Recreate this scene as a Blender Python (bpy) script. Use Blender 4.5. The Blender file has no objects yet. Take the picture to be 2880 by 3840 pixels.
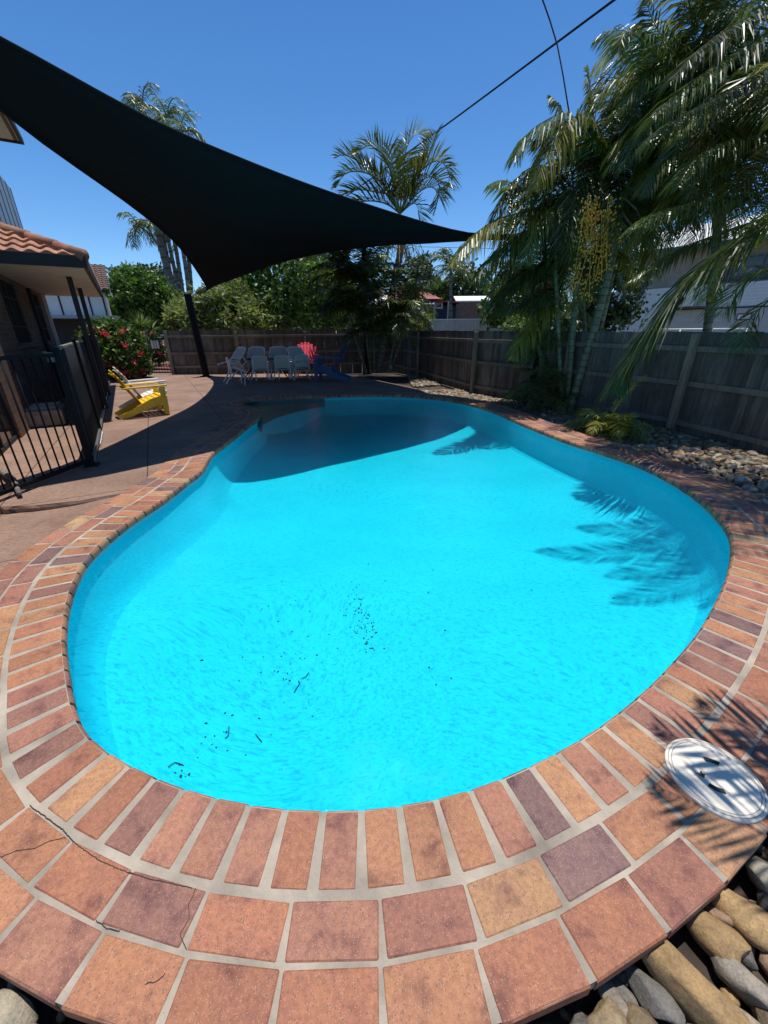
import bpy, bmesh, math, random
from mathutils import Vector, Matrix, Quaternion
from mathutils.geometry import tessellate_polygon, delaunay_2d_cdt
rnd = random.Random(7)
SC = bpy.context.scene
C = SC.collection
R = math.radians
# ---------------------------------------------------------------- camera
F = 1500.0; PITCH = R(24.2); ROLL = R(-0.4); H = 1.5
fwd = Vector((0, math.cos(PITCH), -math.sin(PITCH)))
r0 = Vector((1, 0, 0)); u0 = r0.cross(fwd)
right = r0 * math.cos(ROLL) + u0 * math.sin(ROLL)
up = u0 * math.cos(ROLL) - r0 * math.sin(ROLL)
CAM = Vector((0, 0, H))
cd = bpy.data.cameras.new('camera'); cam = bpy.data.objects.new('camera', cd); C.objects.link(cam)
cam.matrix_world = Matrix(((right.x, up.x, -fwd.x, 0), (right.y, up.y, -fwd.y, 0), (right.z, up.z, -fwd.z, H), (0, 0, 0, 1)))
cd.sensor_fit = 'HORIZONTAL'; cd.sensor_width = 36; cd.lens = 36 * F / 2880
cd.clip_start = 0.05; cd.clip_end = 2000
SC.camera = cam
# ---------------------------------------------------------------- sky and sun
EL, AZ = R(82), R(20)
SUN = Vector((math.cos(EL) * math.sin(AZ), math.cos(EL) * math.cos(AZ), math.sin(EL)))
w = bpy.data.worlds.new('World'); SC.world = w; w.use_nodes = True
nt = w.node_tree; nt.nodes.clear()
sky = nt.nodes.new('ShaderNodeTexSky'); sky.sky_type = 'NISHITA'; sky.sun_disc = False
sky.sun_elevation = EL; sky.sun_rotation = AZ; sky.altitude = 800; sky.air_density = 0.9; sky.dust_density = 0.0; sky.ozone_density = 5.0
bg = nt.nodes.new('ShaderNodeBackground'); bg.inputs['Strength'].default_value = 0.145
wo = nt.nodes.new('ShaderNodeOutputWorld')
hs = nt.nodes.new('ShaderNodeHueSaturation'); hs.inputs['Saturation'].default_value = 1.2; hs.inputs['Hue'].default_value = .5
nt.links.new(sky.outputs[0], hs.inputs['Color']); nt.links.new(hs.outputs[0], bg.inputs[0]); nt.links.new(bg.outputs[0], wo.inputs[0])
sl = bpy.data.lights.new('sun', 'SUN'); sl.energy = 4.6; sl.angle = R(0.5); sl.color = (1, 0.95, 0.87)
so = bpy.data.objects.new('sun', sl); C.objects.link(so); so.rotation_euler = SUN.to_track_quat('Z', 'Y').to_euler()
SC.view_settings.view_transform = 'Standard'; SC.view_settings.look = 'None'; SC.view_settings.exposure = 0.1
SC.view_settings.gamma = 1
SC.cycles.max_bounces = 12; SC.cycles.diffuse_bounces = 5; SC.cycles.glossy_bounces = 5
SC.cycles.transparent_max_bounces = 12; SC.cycles.caustics_reflective = True; SC.cycles.blur_glossy = 1.0; SC.cycles.sample_clamp_indirect = 6; SC.cycles.caustics_refractive = False


# ---------------------------------------------------------------- where things stand
def ray(px, py):
    return right * ((px - 1440) / F) - up * ((py - 1920) / F) + fwd


def g(px, py, z=0.0):                 # the point of the level z seen there
    d = ray(px, py); return CAM + d * ((z - H) / d.z)


def at(px, py, Y):                    # the point at the distance Y down the garden
    d = ray(px, py); return CAM + d * (Y / d.y)


def zfor(b, py):                      # height of an upright at b that reaches that row
    lo, hi = -1.0, 30.0
    for _ in range(50):
        m = (lo + hi) / 2; v = Vector((b[0], b[1], m)) - CAM
        dd = v.dot(fwd)
        y = -1e9 if dd <= 0 else 1920 - F * v.dot(up) / dd
        if y > py: lo = m
        else: hi = m
    return lo


# ---------------------------------------------------------------- object helpers
def tag(o, label, cat, group=None):
    o['label'] = label; o['category'] = cat
    if group: o['group'] = group
    return o


def thing(name, label, cat, loc=(0, 0, 0), group=None, rz=0):
    o = bpy.data.objects.new(name, None); C.objects.link(o); o.empty_display_size = 0.2
    o.location = loc; o.rotation_euler = (0, 0, rz)
    return tag(o, label, cat, group)


class MB:
    def __init__(s): s.v = []; s.f = []; s.c = []; s.m = []
    def face(s, pts, col=(1, 1, 1), mi=0):
        n = len(s.v); s.v.extend([tuple(p) for p in pts]); s.f.append(tuple(range(n, n + len(pts)))); s.c.append(col); s.m.append(mi)
    def grid(s, rows, col=(1, 1, 1), closed=False, mi=0):
        n = len(s.v); k = len(rows[0])
        for r_ in rows: s.v.extend([tuple(p) for p in r_])
        for i in range(len(rows) - 1):
            for j in range(k if closed else k - 1):
                j2 = (j + 1) % k
                s.f.append((n + i * k + j, n + i * k + j2, n + (i + 1) * k + j2, n + (i + 1) * k + j)); s.c.append(col); s.m.append(mi)
    def box(s, c, d, rot=None, col=(1, 1, 1), bev=0.0, mi=0):
        hx, hy, hz = d[0] / 2, d[1] / 2, d[2] / 2
        c = Vector(c); rot = rot or Matrix.Identity(3)
        b = min(bev, hx * .45, hy * .45, hz * .45)
        rings = []
        for z, q in ((-hz, b), (-hz + b, 0), (hz - b, 0), (hz, b)) if b > 0 else ((-hz, 0), (hz, 0)):
            x, y = hx - q, hy - q
            rings.append([c + rot @ Vector(p) for p in ((-x, -y, z), (x, -y, z), (x, y, z), (-x, y, z))])
        n = len(s.v)
        for r_ in rings: s.v.extend([tuple(p) for p in r_])
        for i in range(len(rings) - 1):
            for j in range(4):
                a = n + i * 4
                s.f.append((a + j, a + (j + 1) % 4, a + 4 + (j + 1) % 4, a + 4 + j)); s.c.append(col); s.m.append(mi)
        s.f.append((n + 3, n + 2, n + 1, n)); s.c.append(col); s.m.append(mi)
        e = n + (len(rings) - 1) * 4
        s.f.append((e, e + 1, e + 2, e + 3)); s.c.append(col); s.m.append(mi)
    def bar(s, a, b, wd, th, upv=(0, 0, 1), col=(1, 1, 1), bev=0.0, mi=0):   # beam from a to b
        a = Vector(a); b = Vector(b); x = (b - a); L = x.length; x.normalize()
        u = Vector(upv); y = u.cross(x)
        if y.length < 1e-4: y = Vector((0, 1, 0)).cross(x)
        y.normalize(); z = x.cross(y)
        rot = Matrix((x, y, z)).transposed()
        s.box((a + b) / 2, (L, wd, th), rot, col, bev, mi)
    def tube(s, pts, rad, seg=8, col=(1, 1, 1), cap=True, mi=0):
        pts = [Vector(p) for p in pts]; k = len(pts)
        rads = rad if isinstance(rad, (list, tuple)) else [rad] * k
        rings = []; ref = Vector((0.31, 0.2, 0.93))
        for i, p in enumerate(pts):
            d = (pts[min(i + 1, k - 1)] - pts[max(i - 1, 0)]).normalized()
            a = d.cross(ref)
            if a.length < .1: a = d.cross(Vector((1, 0, 0)))
            a.normalize(); b = d.cross(a)
            rings.append([p + (a * math.cos(t) + b * math.sin(t)) * rads[i] for t in [2 * math.pi * j / seg for j in range(seg)]])
        s.grid(rings, col, True, mi)
        if cap:
            n = len(s.v) - seg * k
            s.f.append(tuple(n + j for j in range(seg))[::-1]); s.c.append(col); s.m.append(mi)
            s.f.append(tuple(n + (k - 1) * seg + j for j in range(seg))); s.c.append(col); s.m.append(mi)
    def blob(s, c, r, rot=None, seed=0, col=(1, 1, 1), nu=8, nv=6, rough=.18, mi=0):
        q = random.Random(seed); c = Vector(c); rot = rot or Matrix.Identity(3)
        k = [(q.uniform(0, 6.28), q.uniform(0, 6.28), q.uniform(-1, 1)) for _ in range(4)]
        rows = []
        for i in range(nv + 1):
            ph = math.pi * i / nv; row = []
            for j in range(nu):
                th = 2 * math.pi * j / nu
                f = 1 + rough * sum(z * math.sin((a + 1) * .5 * th * 1 + x) * math.cos((a + 1) * ph * .7 + y) for a, (x, y, z) in enumerate(k)) * .6
                f = f if 0 < i < nv else 1
                row.append(c + rot @ Vector((r[0] * f * math.sin(ph) * math.cos(th), r[1] * f * math.sin(ph) * math.sin(th), r[2] * f * math.cos(ph))))
            rows.append(row)
        s.grid(rows, col, True, mi)
    def build(s, name, mat, parent=None, smooth=False, kind=None, origin=None):
        me = bpy.data.meshes.new(name)
        og = Vector(origin) if origin is not None else None
        vs = s.v if og is None else [tuple(Vector(p) - og) for p in s.v]
        me.from_pydata(vs, [], s.f)
        mats = mat if isinstance(mat, (list, tuple)) else [mat]
        for m_ in mats: me.materials.append(m_)
        if len(mats) > 1: me.polygons.foreach_set('material_index', s.m)
        ca = me.color_attributes.new('col', 'FLOAT_COLOR', 'CORNER')
        buf = []
        for f_, c_ in zip(s.f, s.c): buf.extend((c_[0], c_[1], c_[2], 1.0) * len(f_))
        ca.data.foreach_set('color', buf)
        if smooth: me.polygons.foreach_set('use_smooth', [True] * len(s.f))
        me.update()
        o = bpy.data.objects.new(name, me); C.objects.link(o)
        if og is not None: o.location = og
        if parent is not None:
            o.parent = parent
            if og is None and not getattr(s, 'local', False):
                o.matrix_parent_inverse = PARENT_INV(parent)
        if kind: o['kind'] = kind
        return o


class Frame:
    """a vertical plane: x along it, z up, -y towards the pool"""
    def __init__(s, o, b):
        s.o = Vector((o[0], o[1], 0)); d = Vector((b[0] - o[0], b[1] - o[1], 0)); s.u = d.normalized(); s.n = Vector((-s.u.y, s.u.x, 0)); s.rz = math.atan2(s.u.y, s.u.x)
    def hit(s, px, py, off=0.0):
        d = ray(px, py); t = (s.o + s.n * off - CAM).dot(s.n) / d.dot(s.n); P = CAM + d * t
        return (P - s.o).dot(s.u), P.z


def PARENT_INV(p):
    m = Matrix.LocRotScale(p.location, p.rotation_euler, p.scale)
    return m.inverted()


def local():
    m = MB(); m.local = True; return m


def copy_tree(o, parent=None):
    c = o.copy(); C.objects.link(c)
    if parent is not None: c.parent = parent
    for ch in [x for x in C.objects if x.parent == o]: copy_tree(ch, c)
    return c


# ---------------------------------------------------------------- materials
def newmat(name):
    m = bpy.data.materials.new(name); m.use_nodes = True
    t = m.node_tree; b = t.nodes['Principled BSDF']; return m, t, b


def nd(t, kind, **kw):
    n = t.nodes.new(kind)
    for k, v in kw.items():
        if k in n.inputs: n.inputs[k].default_value = v
        else: setattr(n, k, v)
    return n


def noise(t, scale, detail=4, rough=.55, coord='Object', vscale=None, dist=0):
    tc = nd(t, 'ShaderNodeTexCoord'); n = nd(t, 'ShaderNodeTexNoise', Scale=scale, Detail=detail, Roughness=rough, Distortion=dist)
    src = t.nodes.new('ShaderNodeNewGeometry').outputs['Position'] if coord == 'Position' else tc.outputs[coord]
    if vscale:
        mp = nd(t, 'ShaderNodeMapping'); mp.inputs['Scale'].default_value = vscale
        t.links.new(src, mp.inputs[0]); src = mp.outputs[0]
    t.links.new(src, n.inputs['Vector']); return n.outputs['Fac']


def ramp(t, fac, stops):
    r_ = nd(t, 'ShaderNodeValToRGB'); e = r_.color_ramp.elements
    e[0].position, e[0].color = stops[0][0], (*stops[0][1], 1); e[1].position, e[1].color = stops[-1][0], (*stops[-1][1], 1)
    for p, c in stops[1:-1]:
        x = e.new(p); x.color = (*c, 1)
    t.links.new(fac, r_.inputs[0]); return r_.outputs[0]


def mix(t, a, b, fac=1.0, mode='MULTIPLY'):
    n = nd(t, 'ShaderNodeMix'); n.data_type = 'RGBA'; n.blend_type = mode
    for inp, v in ((n.inputs[0], fac), (n.inputs[6], a), (n.inputs[7], b)):
        if isinstance(v, (int, float)): inp.default_value = v
        elif isinstance(v, tuple): inp.default_value = (*v, 1)
        else: t.links.new(v, inp)
    return n.outputs[2]


def bump(t, b, h, strength=.4, dist=.01):
    n = nd(t, 'ShaderNodeBump', Strength=strength, Distance=dist); t.links.new(h, n.inputs['Height']); t.links.new(n.outputs[0], b.inputs['Normal'])


def mat(name, col, rough=.6, var=.25, scale=6, bs=0, bscale=None, metal=0, attr=False, vscale=None, spec=.5, detail=5):
    m, t, b = newmat(name)
    nz = noise(t, scale, detail, vscale=vscale)
    lo = tuple(max(0, c * (1 - var)) for c in col); hi = tuple(min(1, c * (1 + var)) for c in col)
    c = ramp(t, nz, [(.3, lo), (.7, hi)])
    if attr:
        a = nd(t, 'ShaderNodeVertexColor', layer_name='col'); c = mix(t, c, a.outputs[0])
    t.links.new(c, b.inputs['Base Color'])
    b.inputs['Roughness'].default_value = rough; b.inputs['Metallic'].default_value = metal
    b.inputs['Specular IOR Level'].default_value = spec
    if bs:
        bump(t, b, noise(t, bscale or scale * 4, 6, vscale=vscale), bs)
    return m


def leafmat(name, col, rough=.45, trans=.3, var=.3, scale=3, spec=.5):
    m, t, b = newmat(name)
    nz = noise(t, scale, 3)
    c = ramp(t, nz, [(.3, tuple(x * (1 - var) for x in col)), (.7, tuple(x * (1 + var) for x in col))])
    a = nd(t, 'ShaderNodeVertexColor', layer_name='col'); c = mix(t, c, a.outputs[0])
    t.links.new(c, b.inputs['Base Color']); b.inputs['Roughness'].default_value = rough; b.inputs['Specular IOR Level'].default_value = spec
    tr = nd(t, 'ShaderNodeBsdfTranslucent'); t.links.new(mix(t, c, (1.0, 1.15, .5)), tr.inputs[0])
    ms = nd(t, 'ShaderNodeMixShader'); ms.inputs[0].default_value = trans
    t.links.new(b.outputs[0], ms.inputs[1]); t.links.new(tr.outputs[0], ms.inputs[2])
    t.links.new(ms.outputs[0], t.nodes['Material Output'].inputs[0]); return m


def plain(name, col, rough=.5, metal=0, spec=.5):
    return mat(name, col, rough, .08, 5, metal=metal, spec=spec)


# bricks: colour from each brick, burnt patches, iron specks and light grains
def brickmat():
    m, t, b = newmat('clay paver')
    a = nd(t, 'ShaderNodeVertexColor', layer_name='col').outputs[0]
    big = noise(t, 9, 4, .6)
    c = mix(t, a, ramp(t, big, [(.32, (.56, .50, .60)), (.47, (1, 1, 1)), (.62, (1.08, 1.1, 1.0)), (.72, (1.2, 1.3, 1.2))]))
    c = mix(t, c, ramp(t, noise(t, 60, 4, .7), [(.3, (.72, .7, .7)), (.65, (1.1, 1.1, 1.1))]))
    tc = nd(t, 'ShaderNodeTexCoord')
    for sc_, th, colr, on in ((150, .30, (.13, .09, .08), 1), (260, .24, (.60, .38, .24), 1)):
        v = nd(t, 'ShaderNodeTexVoronoi', Scale=sc_); t.links.new(tc.outputs['Object'], v.inputs['Vector'])
        rnd_ = nd(t, 'ShaderNodeMath', operation='GREATER_THAN'); rnd_.inputs[1].default_value = .62
        sep = nd(t, 'ShaderNodeSeparateColor'); t.links.new(v.outputs['Color'], sep.inputs[0]); t.links.new(sep.outputs[0], rnd_.inputs[0])
        lt = nd(t, 'ShaderNodeMath', operation='LESS_THAN'); lt.inputs[1].default_value = th; t.links.new(v.outputs['Distance'], lt.inputs[0])
        mu = nd(t, 'ShaderNodeMath', operation='MULTIPLY'); t.links.new(rnd_.outputs[0], mu.inputs[0]); t.links.new(lt.outputs[0], mu.inputs[1])
        m2 = nd(t, 'ShaderNodeMath', operation='MULTIPLY'); m2.inputs[1].default_value = .75; t.links.new(mu.outputs[0], m2.inputs[0])
        c = mix(t, c, colr, m2.outputs[0], 'MIX')
    t.links.new(c, b.inputs['Base Color']); b.inputs['Roughness'].default_value = .68; b.inputs['Specular IOR Level'].default_value = .35
    bump(t, b, noise(t, 110, 5, .7), .35, .004); return m


def deckmat():
    m, t, b = newmat('stamped concrete')
    c = ramp(t, noise(t, 1.3, 6, .65), [(.3, (.20, .130, .097)), (.7, (.335, .222, .168))])
    c = mix(t, c, ramp(t, noise(t, 22, 6, .7, vscale=(1, 2.5, 1)), [(.3, (.62, .60, .60)), (.7, (1.25, 1.22, 1.2))]))
    tc = nd(t, 'ShaderNodeTexCoord'); mp = nd(t, 'ShaderNodeMapping'); mp.inputs['Rotation'].default_value = (0, 0, R(-28)); mp.inputs['Location'].default_value = (.35, .2, 0)
    t.links.new(tc.outputs['Object'], mp.inputs[0])
    br = nd(t, 'ShaderNodeTexBrick', Scale=1.0); br.offset = 0
    br.inputs['Color1'].default_value = br.inputs['Color2'].default_value = (1, 1, 1, 1); br.inputs['Mortar'].default_value = (.38, .36, .36, 1)
    br.inputs['Brick Width'].default_value = 1.25; br.inputs['Row Height'].default_value = 1.25; br.inputs['Mortar Size'].default_value = .009; br.inputs['Mortar Smooth'].default_value = .3
    t.links.new(mp.outputs[0], br.inputs['Vector'])
    c = mix(t, c, br.outputs[0])
    t.links.new(c, b.inputs['Base Color']); b.inputs['Roughness'].default_value = .8; b.inputs['Specular IOR Level'].default_value = .3
    bump(t, b, noise(t, 30, 8, .7, vscale=(1, 2, 1)), .5, .01); return m


def watermat():
    m, t, b = newmat('pool water'); t.nodes.remove(b)
    tc = nd(t, 'ShaderNodeTexCoord')
    # slow swirls bend the direction of the fine ripples
    sw = nd(t, 'ShaderNodeTexNoise', Scale=.45, Detail=1); t.links.new(tc.outputs['Object'], sw.inputs['Vector'])
    ad = nd(t, 'ShaderNodeVectorMath', operation='MULTIPLY_ADD'); ad.inputs[1].default_value = (2.2, 2.2, 0)
    t.links.new(sw.outputs['Color'], ad.inputs[0]); t.links.new(tc.outputs['Object'], ad.inputs[2])
    mp = nd(t, 'ShaderNodeMapping'); mp.inputs['Rotation'].default_value = (0, 0, R(25)); mp.inputs['Scale'].default_value = (.42, 1.0, 1)
    t.links.new(ad.outputs[0], mp.inputs[0])
    n1 = nd(t, 'ShaderNodeTexNoise', Scale=84, Detail=3, Roughness=.6, Distortion=.7); t.links.new(mp.outputs[0], n1.inputs['Vector'])
    n2 = nd(t, 'ShaderNodeTexNoise', Scale=2.2, Detail=3); t.links.new(mp.outputs[0], n2.inputs['Vector'])
    tint = ramp(t, n1.outputs['Fac'], [(.33, (.30, .70, .82)), (.44, (.36, .90, .96)), (.52, (.40, .985, 1.0))])  # caustic light painted as bright and dark dashes in the surface tint
    tint = mix(t, tint, ramp(t, n2.outputs['Fac'], [(.3, (.93, .95, .96)), (.6, (1, 1, 1))]))
    hs = nd(t, 'ShaderNodeMath', operation='MULTIPLY_ADD'); hs.inputs[1].default_value = 2.2; t.links.new(n2.outputs['Fac'], hs.inputs[0]); t.links.new(n1.outputs['Fac'], hs.inputs[2])
    bp = nd(t, 'ShaderNodeBump', Strength=.30, Distance=.008); t.links.new(hs.outputs[0], bp.inputs['Height'])
    tr = nd(t, 'ShaderNodeBsdfTransparent'); t.links.new(tint, tr.inputs[0])
    gl = nd(t, 'ShaderNodeBsdfGlossy', Roughness=.015); gl.inputs[0].default_value = (1, 1, 1, 1); t.links.new(bp.outputs[0], gl.inputs['Normal'])
    fr = nd(t, 'ShaderNodeFresnel', IOR=1.33); t.links.new(bp.outputs[0], fr.inputs['Normal'])
    ms = nd(t, 'ShaderNodeMixShader'); t.links.new(fr.outputs[0], ms.inputs[0]); t.links.new(tr.outputs[0], ms.inputs[1]); t.links.new(gl.outputs[0], ms.inputs[2])
    t.links.new(ms.outputs[0], t.nodes['Material Output'].inputs[0]); return m


def stonemat():
    m, t, b = newmat('river stone')
    oi = nd(t, 'ShaderNodeObjectInfo')
    a = nd(t, 'ShaderNodeVertexColor', layer_name='col').outputs[0]
    c = mix(t, a, ramp(t, noise(t, 16, 6, .65, 'Position'), [(.3, (.55, .52, .5)), (.55, (1, 1, 1)), (.75, (1.3, 1.2, 1.1))]))
    c = mix(t, c, ramp(t, noise(t, 160, 4, .7, 'Position'), [(.3, (.7, .7, .7)), (.6, (1.1, 1.1, 1.1))]))
    v = nd(t, 'ShaderNodeMath', operation='MULTIPLY_ADD'); v.inputs[1].default_value = .5; v.inputs[2].default_value = .72; t.links.new(oi.outputs['Random'], v.inputs[0])
    cm = nd(t, 'ShaderNodeCombineColor')
    for i in range(3): t.links.new(v.outputs[0], cm.inputs[i])
    c = mix(t, c, cm.outputs[0])
    t.links.new(c, b.inputs['Base Color']); b.inputs['Roughness'].default_value = .72
    bump(t, b, noise(t, 70, 7, .7, 'Position'), .8, .008); return m


def woodmat(name, col, var=.35):
    m, t, b = newmat(name)
    a = nd(t, 'ShaderNodeVertexColor', layer_name='col').outputs[0]
    n = noise(t, 9, 6, .65, vscale=(3, 3, .35))
    c = mix(t, ramp(t, n, [(.3, tuple(x * (1 - var) for x in col)), (.7, tuple(x * (1 + var) for x in col))]), a)
    c = mix(t, c, ramp(t, noise(t, 1.1, 5, .6), [(.35, (.6, .6, .62)), (.65, (1.1, 1.08, 1.05))]))
    t.links.new(c, b.inputs['Base Color']); b.inputs['Roughness'].default_value = .85; b.inputs['Specular IOR Level'].default_value = .25
    bump(t, b, n, .5, .01); return m


def wallbrick():
    m, t, b = newmat('brown brick')
    tc = nd(t, 'ShaderNodeTexCoord'); br = nd(t, 'ShaderNodeTexBrick', Scale=1)
    br.inputs['Color1'].default_value = (.20, .11, .075, 1); br.inputs['Color2'].default_value = (.13, .075, .055, 1); br.inputs['Mortar'].default_value = (.20, .16, .13, 1)
    br.inputs['Brick Width'].default_value = .24; br.inputs['Row Height'].default_value = .086; br.inputs['Mortar Size'].default_value = .006
    sx = nd(t, 'ShaderNodeSeparateXYZ'); cx_ = nd(t, 'ShaderNodeCombineXYZ'); t.links.new(tc.outputs['Object'], sx.inputs[0])
    t.links.new(sx.outputs[0], cx_.inputs[0]); t.links.new(sx.outputs[2], cx_.inputs[1]); t.links.new(cx_.outputs[0], br.inputs['Vector'])
    c = mix(t, br.outputs[0], ramp(t, noise(t, 5, 5), [(.3, (.75, .75, .75)), (.7, (1.15, 1.15, 1.15))]))
    t.links.new(c, b.inputs['Base Color']); b.inputs['Roughness'].default_value = .85; bump(t, b, br.outputs['Fac'], -.4, .01); return m


MA = dict(
    paver=brickmat(), deck=deckmat(), water=watermat(), stone=stonemat(),
    grout=mat('grout', (.355, .305, .245), .88, .38, 5, .8, 70, detail=8),
    liner=mat('pool liner', (.035, .545, .67), .6, .03, 1.2),
    tile=mat('navy mosaic tile', (.030, .055, .085), .35, .35, 18),
    soil=mat('garden soil', (.055, .040, .030), .95, .5, 9, .8, 40),
    ground=mat('dry ground', (.13, .12, .08), .95, .4, .8, .5, 10),
    fence=woodmat('weathered paling', (.175, .162, .145)),
    frail=woodmat('weathered rail', (.25, .225, .19)),
    black=mat('black powder coat', (.008, .009, .012), .6, .15, 8, spec=.15),
    cloth=mat('screen cloth', (.018, .020, .024), .9, .2, 60, .3, 300, spec=.1),
    sail=mat('shade cloth', (.017, .018, .021), .92, .2, 180, .3, 400, spec=.05),
    cap=mat('weathered copper cap', (.20, .19, .15), .7, .5, 14, .3),
    brick=wallbrick(), soffit=mat('soffit', (.55, .50, .42), .8, .12, 4),
    tilered=mat('terracotta tile', (.34, .165, .105), .75, .3, 5, .4, 30, attr=True),
    tilebrown=mat('brown tile', (.12, .07, .05), .8, .3, 6, .4, 20, attr=True),
    white=mat('white paint', (.72, .72, .70), .6, .06, 5), batten=plain('black paint', (.012, .012, .016), .6),
    glass=plain('dark glass', (.012, .014, .018), .08, spec=.8),
    roofwhite=mat('white roof sheet', (.80, .80, .78), .5, .05, 3), gutter=plain('green gutter', (.03, .09, .075), .4),
    redroof=mat('red roof', (.30, .045, .04), .6, .2, 3), navy=mat('navy weatherboard', (.020, .035, .075), .7, .2, 3),
    sheet=mat('zinc sheet fence', (.42, .43, .44), .55, .12, 3), orange=plain('orange paint', (.85, .30, .02), .5),
    trunk=mat('palm trunk', (.17, .15, .125), .9, .4, 10, .8, 30, attr=True), bark=mat('bark', (.09, .065, .045), .95, .4, 8, .8, 30),
    greenstem=mat('green palm stem', (.17, .195, .125), .6, .3, 8, .4, 30, attr=True),
    palm=leafmat('palm leaflet', (.100, .135, .040), .36, .32, .3, 2, .65),
    leaf=leafmat('tree leaf', (.085, .150, .030), .5, .3), fine=leafmat('fine leaf', (.20, .23, .085), .55, .35),
    dark=leafmat('dark leaf', (.040, .070, .025), .5, .2), flower=leafmat('pink flower', (.80, .10, .16), .6, .35, .15),
    fruit=mat('orange fruit', (.85, .38, .035), .5, .35, 30),
    yellow=mat('yellow paint', (.78, .50, .015), .45, .06, 6), cream=mat('white plastic', (.78, .77, .72), .45, .05, 6),
    pink=mat('coral paint', (.85, .06, .12), .5, .06, 6), blue=mat('blue paint', (.022, .10, .28), .5, .1, 6),
    steel=mat('pale grey frame', (.72, .74, .75), .4, .06, 8), sling=mat('grey sling mesh', (.48, .54, .55), .8, .15, 60, .3, 300),
    lid=mat('white plastic lid', (.84, .77, .65), .4, .05, 5), crackfill=plain('crack shadow', (.05, .035, .03), .9), slot=plain('dark slot', (.01, .02, .02), .6),
    ringgrey=plain('grey groove', (.25, .24, .22), .7), deadleaf=mat('dead leaf', (.22, .08, .03), .8, .3, 30),
    litter=mat('wet leaf litter', (.06, .04, .025), .8, .3, 30), galv=mat('galvanised steel', (.38, .39, .40), .35, .15, 20, metal=.8),
    cement=mat('concrete', (.30, .28, .24), .85, .3, 7, .5, 40), mulch=mat('red mulch', (.22, .09, .06), .95, .4, 20, .8, 60),
    car=mat('silver car paint', (.45, .55, .62), .25, .04, 3, metal=.4), tyre=plain('tyre', (.012, .012, .012), .8), solar=plain('solar cell', (.02, .04, .09), .15),
)

# ---------------------------------------------------------------- the pool outline
D = 2880 / 1659
PO = [(740, 1744, 0), (830, 1739, 0), (930, 1722, 0), (1020, 1700, 0), (1110, 1664, 0), (1200, 1622, 0), (1300, 1562, 0), (1390, 1490, 0), (1460, 1420, 0), (1520, 1345, 0),
      (1560, 1270, 1), (1577, 1205, 1), (1573, 1160, 1), (1550, 1125, 1), (1510, 1085, 1), (1450, 1045, 1), (1380, 1010, 1), (1300, 982, 1), (1230, 960, 1), (1170, 937, 1),
      (1110, 912, 1), (1060, 890, 1), (1000, 873, 1), (930, 862, 1), (850, 857, 1), (770, 857, 1), (700, 859, 1), (620, 861, 1), (565, 864, 1), (535, 868, 1), (521, 873, 1),
      (530, 879, 1), (548, 883.5, 1), (561, 890, 1), (564, 900, 1), (556, 911, 1), (540, 922, 1), (500, 955, 1), (462, 985, 1), (449, 1004, 1), (437, 1024, 1), (412, 1043, 1), (356, 1087, 1), (293, 1129, 1), (244, 1167, 1),
      (209, 1199, 1), (180, 1237, 1), (158, 1290, 1), (147, 1345, 1), (144, 1400, 1), (147, 1460, 0), (160, 1530, 0), (185, 1580, 0), (225, 1615, 0), (285, 1650, 0),
      (360, 1685, 0), (440, 1710, 0), (540, 1732, 0), (640, 1743, 0)]
ctl = [g(x * D, y * D, -.05 * k) for x, y, k in PO]
ctl = [Vector((p.x, p.y)) for p in ctl]


def spline(pts, step=.02, closed=True):
    out = []; n = len(pts)
    rng = range(n if closed else n - 1)
    for i in rng:
        p = [pts[(i + k) % n] if closed else pts[min(max(i + k, 0), n - 1)] for k in (-1, 0, 1, 2)]
        m_ = max(2, int((p[2] - p[1]).length / step))
        for j in range(m_):
            t = j / m_
            out.append(.5 * ((2 * p[1]) + (p[2] - p[0]) * t + (2 * p[0] - 5 * p[1] + 4 * p[2] - p[3]) * t * t + (-p[0] + 3 * p[1] - 3 * p[2] + p[3]) * t ** 3))
    if not closed: out.append(pts[-1])
    return out


def resample(pts, step, closed=True):
    q = pts + [pts[0]] if closed else pts
    L = [0]
    for i in range(len(q) - 1): L.append(L[-1] + (q[i + 1] - q[i]).length)
    n = max(3, round(L[-1] / step)); out = []; k = 0
    for i in range(n if closed else n + 1):
        s_ = L[-1] * i / n
        while k < len(L) - 2 and L[k + 1] < s_: k += 1
        f_ = (s_ - L[k]) / max(1e-9, L[k + 1] - L[k]); out.append(q[k].lerp(q[k + 1], f_))
    return out


EDGE = resample(spline(ctl), .06)
for _ in range(2): EDGE = [(EDGE[i - 1] + EDGE[i] * 2 + EDGE[(i + 1) % len(EDGE)]) / 4 for i in range(len(EDGE))]
NE = len(EDGE)
area = sum(EDGE[i].x * EDGE[(i + 1) % NE].y - EDGE[(i + 1) % NE].x * EDGE[i].y for i in range(NE)) / 2
SGN = 1 if area > 0 else -1


def normals(pts):
    n = len(pts); out = []
    for i in range(n):
        d = (pts[(i + 1) % n] - pts[i - 1]).normalized(); out.append(Vector((d.y, -d.x)) * SGN)
    return out


NRM = normals(EDGE)


def dist_edge(p):
    best = 9
    for i in range(0, NE):
        d = (EDGE[i] - p).length
        if d < best: best = d
    return best


def inside(p, poly):
    c = False; n = len(poly); j = n - 1
    for i in range(n):
        if (poly[i].y > p.y) != (poly[j].y > p.y) and p.x < (poly[j].x - poly[i].x) * (p.y - poly[i].y) / (poly[j].y - poly[i].y) + poly[i].x: c = not c
        j = i
    return c


def offset(d):
    """closed curve at distance d outside the edge, with folded stretches closed up"""
    out = []
    for i in range(NE):
        p = EDGE[i] + NRM[i] * d
        if d > 0 and dist_edge(p) < d * .93: continue
        if out and (p - out[-1]).length < .015: continue
        out.append(p)
    return out


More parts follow.
